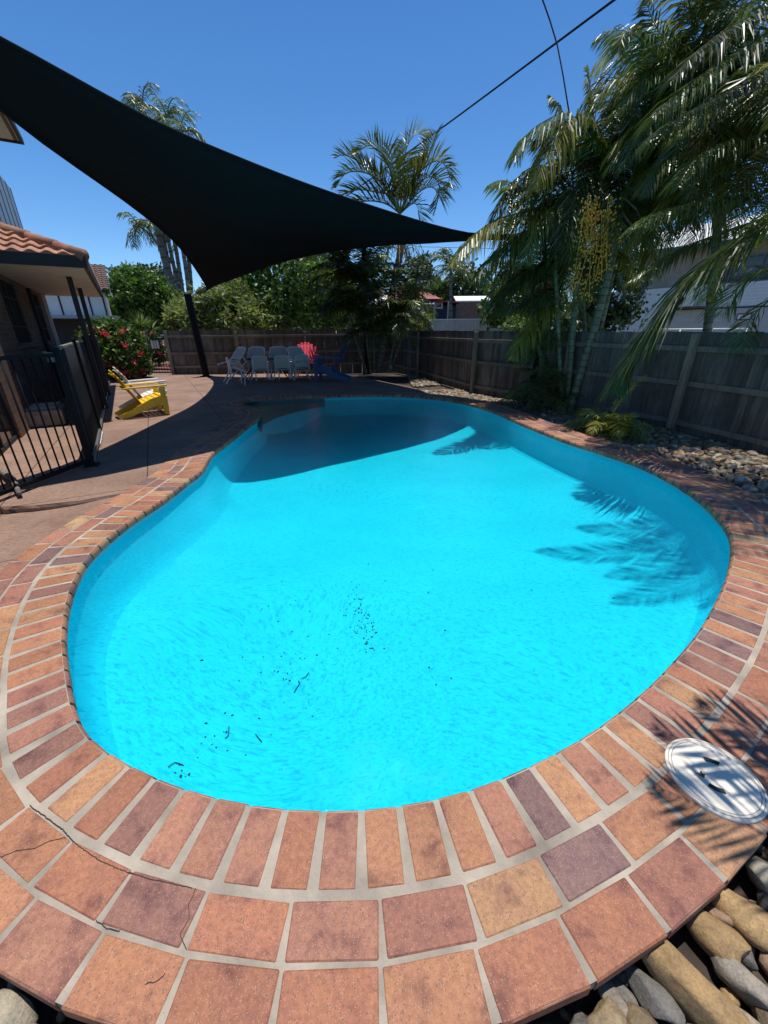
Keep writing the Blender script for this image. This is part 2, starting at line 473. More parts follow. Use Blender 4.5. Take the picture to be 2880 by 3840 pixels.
def sheet(name, outer, holes, z, m, kind='structure', parent=None, zf=None):
    polys = [[Vector((p.x, p.y, 0)) for p in outer]] + [[Vector((p.x, p.y, 0)) for p in h] for h in holes]
    tris = tessellate_polygon(polys); flat = [p for q in polys for p in q]
    me = bpy.data.meshes.new(name)
    me.from_pydata([(p.x, p.y, zf(p) if zf else z) for p in flat], [], [t_ for t_ in tris])
    bm = bmesh.new(); bm.from_mesh(me); bmesh.ops.recalc_face_normals(bm, faces=bm.faces)
    if bm.faces and sum(f.normal.z for f in bm.faces) < 0: bmesh.ops.reverse_faces(bm, faces=bm.faces)
    bm.to_mesh(me); bm.free()
    me.materials.append(m); o = bpy.data.objects.new(name, me); C.objects.link(o)
    if kind: o['kind'] = kind
    if parent: o.parent = parent
    return o


# ---------------------------------------------------------------- pool
pool = thing('swimming_pool', 'freeform swimming pool with bright turquoise shell and brown brick coping', 'pool')
BW = .525
OUT = offset(BW)
HOLE = offset(.12)


def brick(mb, c, ang, L, W, top, th, col, bull=0, inner=True):
    """clay unit, long axis along ang; bull rounds its pool end (or outer edge)"""
    rot = Matrix.Rotation(ang, 3, 'Z'); c3 = Vector((c.x, c.y, 0)); ch = .005
    prof = []                                    # profile along the length
    if bull:
        r_ = .028
        for k in range(5):
            a = math.pi / 2 * k / 4; prof.append((-L / 2 + r_ - r_ * math.cos(a), top - r_ + r_ * math.sin(a)))
        prof = [(-L / 2, top - th)] + prof
    else: prof = [(-L / 2, top - th), (-L / 2, top - ch), (-L / 2 + ch, top)]
    prof += [(L / 2 - ch, top), (L / 2, top - ch), (L / 2, top - th)]
    rows = []
    for y, drop in ((-W / 2, ch), (-W / 2 + ch, 0), (W / 2 - ch, 0), (W / 2, ch)):
        rows.append([c3 + rot @ Vector((x, y, z - (drop if z > top - .02 else 0) if True else z)) for x, z in prof])
    mb.grid(rows, col)
    n = len(mb.v) - 4 * len(prof); k = len(prof)
    mb.f.append(tuple(n + i for i in range(k))); mb.c.append(col); mb.m.append(0)
    mb.f.append(tuple(n + 3 * k + i for i in range(k))[::-1]); mb.c.append(col); mb.m.append(0)


BC = [(.41, .170, .080), (.38, .140, .072), (.42, .195, .085), (.33, .125, .082), (.38, .155, .095), (.42, .255, .12), (.27, .115, .085), (.20, .105, .10), (.39, .155, .072), (.44, .22, .10)]
BWT = [5, 5, 4, 5, 5, 1, 4, 2, 4, 1]


def bcol():
    c = rnd.choices(BC, BWT)[0]; k = rnd.uniform(.88, 1.12); return tuple((x * .88 + sum(c) / 3 * .12) * k for x in c)


LIDC = g(2676, 2915); LIDC = Vector((LIDC.x, LIDC.y)); LIDR = .150
cop = MB()
cpts = resample(EDGE, .1305); n_ = len(cpts); cn = normals(cpts)
for i in range(n_):
    c = cpts[i] + cn[i] * .1125; a = math.atan2(cn[i].y, cn[i].x) + rnd.uniform(-.012, .012)
    if dist_edge(cpts[i] + cn[i] * .2) < .15: continue
    brick(cop, c, a, .228, .1135, rnd.uniform(-.001, .0015), .062, bcol(), bull=1)
cop.build('coping', MA['paver'], pool)
pav = MB()
for row, d in enumerate((.311, .452)):
    q = offset(d); q = resample(q, .262); qn = normals(q); m_ = len(q)
    for i in range(m_):
        if dist_edge(q[i]) < d - .04: continue
        if (q[i] - LIDC).length < .07: continue
        if (q[(i + 1) % m_] - q[i]).length > .3: continue
        L = .249; W = (.126, .138)[row]
        a = math.atan2(qn[i].y, qn[i].x) + rnd.uniform(-.012, .012)
        brick(pav, q[i], a, W, L, rnd.uniform(-.0015, .001), .05, bcol(), bull=0)
pav.build('paver_border', MA['paver'], pool)
# mortar bed: top sheet and outer face
bed_in = [EDGE[i] + NRM[i] * .012 for i in range(NE)]
bed_out = offset(BW - .006)
sheet('mortar_bed', bed_out, [bed_in], -.003, MA['grout'], None, pool)
fb = MB()
fb.grid([[(p.x, p.y, -.007) for p in bed_out + bed_out[:1]], [(p.x, p.y, -.05) for p in bed_out + bed_out[:1]]])
fb.grid([[(p.x, p.y, -.007) for p in bed_in + bed_in[:1]], [(p.x, p.y, -.066) for p in bed_in + bed_in[:1]]])
ins = offset(BW - .10)
fb.grid([[(p.x, p.y, -.05) for p in ins + ins[:1]], [(p.x, p.y, -.30) for p in ins + ins[:1]]])
fb.build('mortar_edge', MA['grout'], pool)

def crack(pts, wd=.0009):
    P = [g(x, y, .0012) for x, y in pts]; P = resample(P, .006, False)
    m = MB(); m.tube([p + Vector((rnd.gauss(0, .0008), rnd.gauss(0, .0008), 0)) for p in P], wd, 4); m.build('crack', MA['crackfill'], pool)


crack([(0, 3215), (60, 3190), (130, 3180), (180, 3155), (245, 3140)])
crack([(110, 3020), (235, 3110), (290, 3170), (370, 3225), (450, 3260), (560, 3295), (720, 3330)], .0014)
crack([(735, 3330), (705, 3400), (712, 3440), (675, 3500), (700, 3560)])
crack([(360, 3450), (400, 3480), (450, 3490)]); crack([(545, 3690), (590, 3680), (620, 3650)])

# shell
WATER = -.115
lin = MB()
RO = [(.025, -.05), (.025, -.14), (.018, -.30), (.0, -.42), (-.03, -.48), (-.07, -.52)]
SM = EDGE
def waist(p, z): return .16 * max(0, 1 - abs(p.y - 4.3) / 2.2) * (1 if p.x < -.8 else 0) * min(1, max(0, (-.14 - z) / .3))


rings = [[(EDGE[i].x + NRM[i].x * (d - waist(EDGE[i], z)), EDGE[i].y + NRM[i].y * (d - waist(EDGE[i], z)), z) for i in range(NE)] for d, z in RO]
lin.grid([r_ + r_[:1] for r_ in rings])
# floor
b2 = [Vector((p[0], p[1])) for p in rings[-1]]
gx = [p.x for p in b2]; gy = [p.y for p in b2]
inner = []
yv = min(gy)
while yv < max(gy):
    xv = min(gx)
    while xv < max(gx):
        p = Vector((xv, yv))
        if inside(p, b2) and dist_edge(p) > .2: inner.append(p)
        xv += .22
    yv += .22
co = b2 + inner
res = delaunay_2d_cdt(co, [(i, (i + 1) % NE) for i in range(NE)], [], 1, 1e-5)
vs, fs = res[0], res[2]


def floor_z(p):
    d = max(0, dist_edge(p) - .07); e = min(1, d / 1.0); return -.52 - .16 * (1 - (1 - e) ** 2) - .10 * min(1, d / 1.8)


n0 = len(lin.v)
for i, p in enumerate(vs): lin.v.append((p.x, p.y, -.52 if i < NE else floor_z(p)))
for f_ in fs: lin.f.append(tuple(n0 + k for k in f_)); lin.c.append((1, 1, 1)); lin.m.append(0)
shell = lin.build('pool_shell', MA['liner'], pool, smooth=True)
# the tiled step in the far left corner
SP = [g(x * D, y * D, -.05) for x, y in ((703, 858), (660, 859.5), (620, 861), (565, 864), (535, 868), (521, 873), (530, 879), (548, 883.5), (561, 890), (564, 900), (560, 908))]
SP = [Vector((p.x, p.y)) for p in SP]
ARC = [g(x * D, y * D, -.28) for x, y in ((567, 918), (596, 903), (628, 893), (662, 885), (697, 878))]
ARC = [Vector((p.x, p.y)) for p in ARC]
sp = resample(spline(SP, closed=False), .05, False)
stp = MB()
cx = sum(p.x for p in sp) / len(sp); cy = sum(p.y for p in sp) / len(sp); cen = Vector((cx, cy))
spi = [p + (cen - p).normalized() * .0 for p in sp]
poly = spi + spline(ARC, closed=False)
stepo = sheet('entry_step', poly, [], -.28, MA['tile'], None, pool)
rs_ = MB(); rs_.grid([[(a.x, a.y, -.281) for a in ARC], [(a.x, a.y, -.7) for a in ARC]]); rs_.build('step_riser', MA['liner'], pool)
stp.tube([(a.x, a.y, -.278) for a in ARC], .012, 6)
wl = []
for p in sp:
    i = min(range(NE), key=lambda i: (EDGE[i] - p).length); e_ = EDGE[i] - NRM[i] * .012; wl.append((e_.x, e_.y))
stp.grid([[(x, y, -.062) for x, y in wl], [(x, y, -.285) for x, y in wl]])
a = sp[0]; b_ = ARC[-1]
stp.build('step_tiling', MA['tile'], pool)

wat = sheet('water', [EDGE[i] + NRM[i] * .02 for i in range(NE)], [], WATER, MA['water'])
wat['label'] = 'clear rippled turquoise pool water'

# ---------------------------------------------------------------- ground
big = [Vector((math.cos(t) * 900, math.sin(t) * 900)) for t in [2 * math.pi * k / 48 for k in range(48)]]
GZ = -.16
near = offset(.30)
sheet('ground', big, [near], GZ, MA['ground'])


def P2(px, py, z=0): p = g(px, py, z); return Vector((p.x, p.y))


# deck: everything left of and beyond the pool
dk = [P2(1370, 1416), P2(1180, 1403), P2(900, 1399), P2(660, 1405), Vector((-10.5, 17.6)), Vector((-12.5, 22)), Vector((-16, 22)), Vector((-13, 8)), Vector((-8, 4.4)), P2(-60, 1900), P2(130, 1893), P2(300, 1875), P2(480, 1843)]
# close the deck under the paver border: follow the middle of the coping
mid = offset(.30)
i0 = min(range(len(mid)), key=lambda i: (mid[i] - P2(520, 1840)).length)
i1 = min(range(len(mid)), key=lambda i: (mid[i] - P2(1640, 1478)).length)


def walk(a, b):
    """the shorter way round the outline"""
    n = len(mid); f_ = [mid[(a + i) % n] for i in range((b - a) % n + 1)]; r_ = [mid[(a - i) % n] for i in range((a - b) % n + 1)]
    return f_ if len(f_) < len(r_) else r_


path = walk(i0, i1)
deckpoly = path + [P2(1560, 1456)] + dk
sheet('paving', deckpoly, [], -.006, MA['deck'])
# riser of the raised slab
ri = MB()
lipp = [P2(-60, 1900), P2(130, 1893), P2(300, 1875), P2(480, 1843)]
wob = resample(spline(lipp, closed=False), .05, False)
rr = [[], [], []]
for p in wob:
    j = rnd.uniform(-.008, .008)
    rr[0].append((p.x, p.y, -.006)); rr[1].append((p.x + j, p.y - .012 + j, -.03)); rr[2].append((p.x, p.y - .004 + j, -.10))
ri.grid(rr); ri.build('paving_edge', MA['deck'], None, kind='structure')
# lower slab on the near left
low = [P2(540, 1800), P2(480, 1838), P2(300, 1870), P2(130, 1888), P2(-80, 1895), Vector((-7.5, 3.9)), Vector((-7.5, -.5)), P2(-500, 2900), P2(-260, 2500), P2(-100, 2250)]
i2 = min(range(len(mid)), key=lambda i: (mid[i] - P2(-30, 2190)).length)
path = walk(i2, i0)
lowpoly = path + low[1:6] + [Vector((-7.5, 1.2)), Vector((-4.2, 1.6))]


def lowz(p):
    d = dist_edge(Vector((p.x, p.y))); return -.012 - min(.085, max(0, (d - .45) * .075))


sheet('lower_paving', lowpoly, [], 0, MA['deck'], zf=lowz)
# stone bed soil
soilp = [P2(1380, 1412), P2(1470, 1392), P2(1600, 1395), Vector((2.75, 12.6)), Vector((5.3, 7.6)), Vector((6.6, 3)), Vector((4.4, -.2)), Vector((1.4, -.9)), Vector((-1.6, -.9)), Vector((-3.2, .9)), Vector((-2.6, 1.5))]
sheet('garden_soil', [Vector((7.5, -2)), Vector((-4, -2)), Vector((-4.0, 1.45)), Vector((-4.0, 3)), Vector((-4, 6)), Vector((-4.5, 12)), Vector((-9.0, 16.55)), Vector((-8.6, 17.6)), Vector((1.6, 19.2)), Vector((4.5, 12.5)), Vector((7.2, 7))], [offset(.2)], -.145, MA['soil'])

# ---------------------------------------------------------------- shade sail and its poles
DP = [(-2.6, 0, 0)]
Cc = Vector((-4.35, 3.7, 4.05)); A_ = Vector((-6.95, 17.0, 2.88)); Dc = Vector((-.72, 16.2, 4.35)); B_ = Vector((3.95, 10.1, 3.34))
eCB = [Cc, Vector((-3.77, 4.45, 3.98)), Vector((-3.2, 4.85, 3.80)), Vector((-2.66, 5.42, 3.64)), Vector((-2.17, 5.97, 3.54)), Vector((-.78, 7.72, 3.48)), Vector((1.46, 9.50, 3.32)), Vector((2.7, 9.95, 3.33)), B_]
eCA = [Cc, Vector((-3.95, 4.9, 3.72)), Vector((-3.85, 5.92, 3.49)), Vector((-4.03, 8.0, 3.37)), Vector((-4.2, 9.7, 3.18)), Vector((-4.75, 12.0, 2.90)), Vector((-5.7, 14.8, 2.78)), A_]
eAD = [A_, Vector((-6.0, 16.5, 3.18)), Vector((-4.5, 16.2, 3.62)), Vector((-2.6, 16.0, 4.02)), Dc]
eBD = [B_, Vector((2.3, 10.9, 3.42)), Vector((1.3, 12.2, 3.66)), Vector((.4, 14.0, 3.98)), Dc]
NG = 24
sCB = resample(spline(eCB, .05, False), 99, False)


def rs3(pts, n):
    q = spline(pts, .05, False); L = [0]
    for i in range(len(q) - 1): L.append(L[-1] + (q[i + 1] - q[i]).length)
    out = []; k = 0
    for i in range(n + 1):
        s_ = L[-1] * i / n
        while k < len(L) - 2 and L[k + 1] < s_: k += 1
        out.append(q[k].lerp(q[k + 1], (s_ - L[k]) / (L[k + 1] - L[k])))
    return out


c0, c1, d0, d1 = rs3(eCB, NG), rs3(eAD, NG), rs3(eCA, NG), rs3(eBD, NG)
rows = []
for i in range(NG + 1):
    u = i / NG; row = []
    for j in range(NG + 1):
        v = j / NG
        p = c0[j] * (1 - u) + c1[j] * u + d0[i] * (1 - v) + d1[i] * v - (Cc * (1 - u) * (1 - v) + B_ * (1 - u) * v + A_ * u * (1 - v) + Dc * u * v)
        row.append(p)
    rows.append(row)
sail = thing('shade_sail', 'large black shade sail stretched over the far end of the pool', 'shade sail', (0, 0, 0))
ms_ = MB(); ms_.grid(rows)
so_ = ms_.build('fabric', MA['sail'], sail, smooth=True)
md = so_.modifiers.new('t', 'SOLIDIFY'); md.thickness = .006
hm = MB()
for e in (c0, c1, d0, d1): hm.tube(e, .018, 6)
hm.build('hem_cable', MA['sail'], sail, smooth=True)
sw_ = MB()
for j in (7, 13, 19): sw_.tube([rows[i][j] + Vector((0, 0, -.006)) for i in range(NG + 1)], .005, 4)
sw_.build('seam', MA['cloth'], sail)


def pole(base, top, r_, label, corner):
    p = thing('sail_pole', label, 'pole', base)
    m = MB(); m.tube([base, top], r_, 16); m.build('post', MA['black'], p, smooth=False)
    m = MB(); t_ = Vector(top); m.tube([t_, t_ + Vector((0, 0, .03))], r_ * 1.12, 16); m.build('pole_cap', MA['galv'], p)
    m = MB(); s_ = t_ - Vector((0, 0, .12)); m.tube([s_, s_.lerp(corner, .5), corner], .02, 8); m.tube([s_.lerp(corner, .2), s_.lerp(corner, .7)], .035, 8); m.build('turnbuckle', MA['galv'], p)
    m = MB(); m.box((base[0], base[1], .012), (.34, .34, .02)); m.build('base_plate', MA['black'], p)
    return p


bA = g(774, 1412); bA.z = 0
tA = Vector((bA.x - .15, bA.y, zfor(bA, 1103)))
pole(bA, tA, .125, 'black sail pole standing by the timber fence left of the stacked chairs', A_)
pole(Vector((-.62, 16.55, 0)), Vector((-.64, 16.6, 4.7)), .09, 'tall black sail pole rising among the palms at the fence corner', Dc)
pole(Vector((3.5, 9.95, -.1)), Vector((4.05, 10.2, 3.55)), .085, 'black leaning sail pole hidden in the palm clump on the right', B_)

# ---------------------------------------------------------------- timber fences


def fence(pts, posts, label, topf, name='timber_fence', rails=(.12, .62, 1.22), pw=.102, lean=0):
    T = thing(name, label, 'fence', (pts[0].x, pts[0].y, 0))
    q = []
    pal = MB(); step = .104
    line = resample(pts, .104, False)
    for i in range(len(line) - 1):
        p = (line[i] + line[i + 1]) / 2; d = (line[i + 1] - line[i]).normalized(); a = math.atan2(d.y, d.x)
        hgt = topf(p) + rnd.uniform(-.012, .008); k = rnd.uniform(.62, 1.25); w_ = .1045 + (rnd.uniform(-.010, -.006) if rnd.random() < .05 else 0)
        nrm = Vector((-d.y, d.x))
        rot = Matrix.Rotation(a, 3, 'Z') @ Matrix.Rotation(rnd.uniform(-.008, .008), 3, 'Y')
        off = nrm * rnd.uniform(0.0, .008)
        pal.box((p.x + off.x, p.y + off.y, hgt / 2 - .06), (w_, .016, hgt + .12), rot, (k, k * rnd.uniform(.96, 1.02), k * rnd.uniform(.92, 1.04)))
    pal.build('palings', MA['fence'], T)
    for rz in rails:
        m = MB()
        for a, b_ in zip(pts[:-1], pts[1:]):
            d = (b_ - a).normalized(); nrm = Vector((d.y, -d.x)) * .032
            za, zb = topf(a) - 1.45 + rz, topf(b_) - 1.45 + rz
            if rz > 1: za -= .0
            m.bar((a.x + nrm.x, a.y + nrm.y, za), (b_.x + nrm.x, b_.y + nrm.y, zb), .042, .085, col=(1, 1, 1), bev=.004)
        m.build('rail', MA['frail'], T)
    for (a, top) in posts:
        m = MB(); i = min(range(len(line) - 1), key=lambda i: (line[i] - a).length); d = (line[i + 1] - line[i]).normalized(); nrm = Vector((d.y, -d.x)) * .085
        m.box((a.x + nrm.x, a.y + nrm.y, top / 2 - .08), (.105, .08, top + .16), Matrix.Rotation(math.atan2(d.y, d.x), 3, 'Z'), (1.25, 1.2, 1.1), .006)
        m.build('post', MA['frail'], T)
    return T


fl = P2(655, 1403); fcn = Vector((.55, 18.4))
zl = zfor((fl.x, fl.y), 1240); zc = zfor((fcn.x, fcn.y), 1232)
backpts = [fl, P2(905, 1401), P2(1155, 1394), fcn]
fence(backpts, [(backpts[1], zl - .05), (backpts[2], zl - .05), (fl, zl)], 'long weathered timber paling fence across the back behind the chairs', lambda p: zl + (zc - zl) * (p.x - fl.x) / (fcn.x - fl.x))
rp = [fcn, P2(1572, 1402), P2(1778, 1460), Vector((4.05, 9.2)), P2(2530, 1588), P2(2900, 1680), Vector((7.3, 3.4))]
zt = [zc, zfor(rp[1], 1240), zfor(rp[2], 1240), 0, zfor(rp[4], 1245), zfor(rp[5], 1243), 0]
zt[3] = (zt[2] + zt[4]) / 2; zt[6] = zt[5]
print('fence tops', [round(v, 2) for v in zt], zl)


def tf(p):
    y = p.y
    for i in range(len(rp) - 1):
        if rp[i].y >= y >= rp[i + 1].y:
            t = (rp[i].y - y) / (rp[i].y - rp[i + 1].y); return zt[i] * (1 - t) + zt[i + 1] * t
    return zt[0] if y > rp[0].y else zt[-1]


fence(rp, [(rp[i], zt[i] - .02) for i in (1, 2, 3, 4)], 'shaded weathered timber paling fence along the right side behind the stone bed', tf, rails=(.02, .66, 1.2))


# ---------------------------------------------------------------- pool fence on the left
def lbox(mb, x0, x1, y0, y1, z0, z1, col=(1, 1, 1), bev=0): mb.box(((x0 + x1) / 2, (y0 + y1) / 2, (z0 + z1) / 2), (abs(x1 - x0), abs(y1 - y0), abs(z1 - z0)), None, col, bev)


pf = P2(345, 1745); pe = P2(408, 1436); p0 = Vector((pf.x - .30, pf.y - 2.6))
fz = zfor((pf.x, pf.y), 1302)
T = thing('pool_fence', 'black tubular pool fence panel left of the coping, with open bars', 'fence', (pf.x, pf.y, 0))
m = MB(); m.bar((pf.x, pf.y, fz - .08), (p0.x, p0.y, fz - .08), .035, .04); m.build('top_rail', MA['black'], T)
m = MB(); m.bar((pf.x, pf.y, .07), (p0.x, p0.y, .07), .035, .04); m.build('bottom_rail', MA['black'], T)
L = (p0 - pf).length; k = int(L / .105)
for i in range(1, k):
    p = pf.lerp(p0, i / k); m = MB(); m.tube([(p.x, p.y, .07), (p.x, p.y, fz - .08)], .009, 8); m.build('bar', MA['black'], T, smooth=True)
m = MB(); m.box((pf.x, pf.y, fz / 2), (.075, .075, fz), Matrix.Rotation(.5, 3, 'Z'), bev=.006); m.box((pf.x, pf.y, .008), (.16, .13, .014), Matrix.Rotation(.5, 3, 'Z')); m.build('corner_post', MA['black'], T)
m = MB(); m.box((pf.x - .03, pf.y - .07, fz - .10), (.05, .05, .10)); m.box((pf.x - .05, pf.y - .10, fz - .06), (.03, .03, .04)); m.build('latch', MA['galv'], T)

T = thing('screened_fence', 'black pool fence covered in dark screen cloth running back beside the house', 'fence', (pf.x, pf.y, 0))
dv = (pe - pf); Ls = dv.length; du = dv.normalized(); dn = Vector((du.y, -du.x))
ze = zfor((pe.x, pe.y), 1258)


def ft(s_): return fz + (ze - fz) * s_ / Ls


m = MB(); N_ = 40; rows = []
for i in range(N_ + 1):
    p = pf + du * (.06 + (Ls - .06) * i / N_); sag = .012 * math.sin(i * 1.7) + .008 * math.sin(i * 3.1)
    rows.append([(p.x + dn.x * (.02 + sag * a), p.y + dn.y * (.02 + sag * a), .10 + (ft(Ls * i / N_) - .14) * zq) for zq, a in ((0, 0), (.3, 1), (.7, 1), (1, 0))])
m.grid(rows); o = m.build('screen', MA['cloth'], T, smooth=True); md = o.modifiers.new('t', 'SOLIDIFY'); md.thickness = .004
m = MB(); m.bar((pf.x, pf.y, fz - .02), (pe.x, pe.y, ze - .02), .045, .035, bev=.004); m.build('top_rail', MA['cap'], T)
m = MB(); m.bar((pf.x + dn.x * .03, pf.y + dn.y * .03, .06), (pe.x + dn.x * .03, pe.y + dn.y * .03, .06), .035, .04, bev=.003); m.build('bottom_rail', MA['galv'], T)
for q in (2.1, 4.3, 6.5, 8.7, 11.0):
    if q > Ls: continue
    p = pf + du * q; m = MB(); m.box((p.x + dn.x * .035, p.y + dn.y * .035, ft(q) / 2 + .03), (.05, .05, ft(q) + .06), Matrix.Rotation(math.atan2(du.y, du.x), 3, 'Z'), bev=.004); m.build('post', MA['black'], T)
m = MB()
a = pf + du * 1.0 + dn * .06
pts = []
for i in range(160):
    q = i / 160; p = a + du * (q * 1.0); th = q * 2 * math.pi * 26; pts.append((p.x + dn.x * .014 * math.cos(th), p.y + dn.y * .014 * math.cos(th), .045 + .014 * math.sin(th)))
m.tube(pts, .004, 5); m.build('coil_spring', MA['galv'], T, smooth=True)

# ---------------------------------------------------------------- brick house on the left
hf = Frame((-6.0, 6.7), (-6.51, 7.56))
house = thing('brick_house', 'brown brick house with terracotta tiled eave at the left edge', 'house', (-6.0, 6.7, 0), rz=hf.rz)
X1 = 7.15; HW = 2.62


def wall_open(mb, x0, x1, z1, ops, th=.2, y=0.0):
    xs = sorted({x0, x1} | {v for o_ in ops for v in o_[:2]})
    for a, b_ in zip(xs[:-1], xs[1:]):
        o_ = [q for q in ops if q[0] <= a and q[1] >= b_]
        if o_:
            q = o_[0]
            if q[2] > 0: lbox(mb, a, b_, y, y + th, 0, q[2])
            lbox(mb, a, b_, y, y + th, q[3], z1)
        else: lbox(mb, a, b_, y, y + th, 0, z1)


ops = [(-2.2, -.4, 0, 2.15), (1.85, 3.45, 1.35, 2.45), (5.2, 6.4, 1.35, 2.45)]
m = local(); wall_open(m, -5, X1, HW, ops); lbox(m, X1 - .2, X1, .2, 6, 0, HW); m.build('wall', MA['brick'], house)
for i, (a, b_, c_, d_) in enumerate(ops):
    m = local()
    for q in ((a, a + .05, c_, d_), (b_ - .05, b_, c_, d_), ((a + b_) / 2 - .025, (a + b_) / 2 + .025, c_, d_)): lbox(m, q[0], q[1], .04, .10, q[2], q[3])
    lbox(m, a + .05, b_ - .05, .04, .10, d_ - .05, d_); lbox(m, a + .05, b_ - .05, .04, .10, c_, c_ + .05)
    fr_ = m.build('window' if c_ > 0 else 'glass_door', MA['batten'], house)
    m = local(); lbox(m, a + .05, b_ - .05, .06, .07, c_ + .05, d_ - .05); m.build('pane', MA['glass'], fr_)
    if c_ > 0:
        m = local(); lbox(m, a - .05, b_ + .05, -.05, .06, c_ - .09, c_); m.build('sill', MA['brick'], fr_)
        m = local()
        for k in range(1, 9): x = a + (b_ - a) * k / 9; lbox(m, x - .008, x + .008, .005, .02, c_, d_)
        for zz in (c_ + .3, d_ - .3): lbox(m, a, b_, .0, .005, zz - .01, zz + .01)
        m.build('security_bars', MA['batten'], fr_)
m = local(); m.tube([(4.72, -.06, 0), (4.72, -.06, 2.5)], .045, 10); m.build('downpipe', MA['batten'], house)
m = local(); lbox(m, X1 - .02, X1 + .06, -.08, .02, 0, 2.55); m.build('corner_trim', MA['white'], house)
# porch roof, hip end at the near side
XE, YO, ZE, XR = .62, -1.42, 2.66, 7.5
m = local(); m.box(((XE + XR) / 2, (YO) / 2, 2.545), (XR - XE - .02, -YO - .02, .02)); m.build('soffit', MA['soffit'], house)
m = local(); lbox(m, XE - .06, XE, YO - .06, .9, 2.53, 2.70); m.build('gutter', MA['batten'], house)
m = local(); lbox(m, XE, XR, YO - .06, YO, 2.53, 2.70); m.build('gutter', MA['batten'], house)
m = local(); lbox(m, XE, XE + .09, YO, YO + .3, 2.555, 2.64); m.build('fascia', MA['white'], house)
sl_ = .42


def tiles(mb, O, A, Bv, W, Hh, clip, ax=.22, bx=.30):
    """corrugated tile courses: A along the eave, Bv up the slope"""
    N = A.cross(Bv).normalized()
    if N.z < 0: N = -N
    nb = int(Hh / bx) + 1
    for r_ in range(nb):
        b0, b1 = r_ * bx, min(Hh, (r_ + 1) * bx + .02)
        x0 = clip(b0)[0]; x1 = clip(b0)[1]
        if x1 - x0 < .1: continue
        nn = max(2, int((x1 - x0) / (ax / 6))); rows = []
        for bb, lift in ((b0, .0), (b0, .045), (b1, .008)):
            row = []
            for i in range(nn + 1):
                x = x0 + (x1 - x0) * i / nn
                xl, xh = clip(bb); x = min(max(x, xl), xh)
                wv = .022 * math.sin(2 * math.pi * x / ax); row.append(O + A * x + Bv * bb + N * (lift + (wv if lift > 0 else 0) + .01))
            rows.append(row)
        k = rnd.uniform(.85, 1.12); mb.grid(rows, (k, k * .98, k * .96))


roof = MB(); roof.local = True
# face above the near gutter (hip end, looks towards the camera)
wv = 5.0
tiles(roof, Vector((XE - .05, YO - .05, ZE + .02)), Vector((0, 1, 0)), Vector((1, 0, sl_)).normalized(), wv, 1.9, lambda b: (b * .92, wv))
tiles(roof, Vector((XE - .05, YO - .05, ZE + .02)), Vector((1, 0, 0)), Vector((0, 1, sl_)).normalized(), XR - XE, 1.9, lambda b: (b * .92, XR - XE))
rf = roof.build('roof', MA['tilered'], house)
m = local(); P = Vector((XE - .05, YO - .05, ZE + .05)); q = Vector((1, 1, sl_))
for k in range(5): m.tube([P + q * (k * .38), P + q * (k * .38 + .42)], [.10, .085], 10, (.9, .85, .8))
m.build('hip_capping', MA['tilered'], rf, smooth=True)
for x in (2.15, 4.6):
    m = local(); lbox(m, x - .045, x + .045, -1.12, -1.03, 0, 2.53); m.build('verandah_post', MA['batten'], house)
# upper storey
ux, uz = hf.hit(90, 870, .55); tx, tz = hf.hit(75, 530, -.1)
m = local(); lbox(m, -4, ux, .55, .75, 2.6, 6.2); m.build('upper_wall', MA['white'], house)
for k in range(8): x = ux - .04 - k * .85; m = local(); lbox(m, x - .035, x + .035, .538, .55, 2.9, 6.2); m.build('batten', MA['batten'], house)
m = local(); lbox(m, -4, tx, -.1, .55, tz, tz + .03); m.build('upper_soffit', MA['soffit'], house)
m = local(); lbox(m, -4, tx, -.2, -.1, tz - .06, tz + .12); lbox(m, tx, tx + .09, -.2, 3, tz - .06, tz + .12); m.build('upper_gutter', MA['batten'], house)
m = local(); m.box((-1, 2.4, tz + .5), (2 * (tx + 1), 5, .05), Matrix.Rotation(.2, 3, 'X')); m.build('upper_roof', MA['tilebrown'], house)

# steps and things behind the pool fence
T = thing('doorstep', 'pale concrete block step beside the brick wall behind the black fence', 'step', (-6.28, 7.55, 0), rz=hf.rz)
m = local(); m.box((0, 0, .14), (.95, .62, .28), bev=.02); m.build('block', MA['cement'], T)
m = local(); m.box((.02, 0, .295), (.78, .46, .026), bev=.006); m.build('tread', MA['soffit'], T)
br_ = MB(); pts = [g(-120, 1700, .05), g(10, 1770, .06), g(50, 1800, .08), g(72, 1850, .05)]
br_.tube(pts, [.03, .032, .03, .022], 8); tag(br_.build('fallen_branch', MA['trunk'], smooth=True), 'thick dry palm branch lying on the paving behind the fence bars', 'branch')

# ---------------------------------------------------------------- houses beyond
f2 = Frame(at(150, 1240, 22), at(420, 1240, 23.5))
T = thing('neighbour_house', 'white walled house with black battens and brown tiled roof beyond the left patio', 'house', f2.o, rz=f2.rz)
x0 = f2.hit(40, 1150)[0]; x1, zb = f2.hit(402, 1185); x1b, zt_ = f2.hit(390, 1098)
x1 = f2.hit(398, 1150)[0]
m = local(); lbox(m, x0, x1, 0, 5, zb, zt_); m.build('wall', MA['white'], T)
for k in range(11):
    x = x1 - .05 - k * .62; m = local(); lbox(m, x - .035, x + .035, -.03, 0, zb, zt_); m.build('batten', MA['batten'], T)
m = local(); lbox(m, x0, x1 + .15, -.35, -.1, zt_, zt_ + .14); m.build('fascia', MA['batten'], T)
rt = f2.hit(383, 1002, 2.2)
roof = MB(); roof.local = True
tiles(roof, Vector((x0, -.35, zt_ + .14)), Vector((1, 0, 0)), Vector((0, 2.6, rt[1] - zt_ - .1)).normalized(), x1 + .35 - x0, 3.0, lambda b: (0, x1 + .35 - x0), .25, .25)
roof.build('roof', MA['tilebrown'], T)
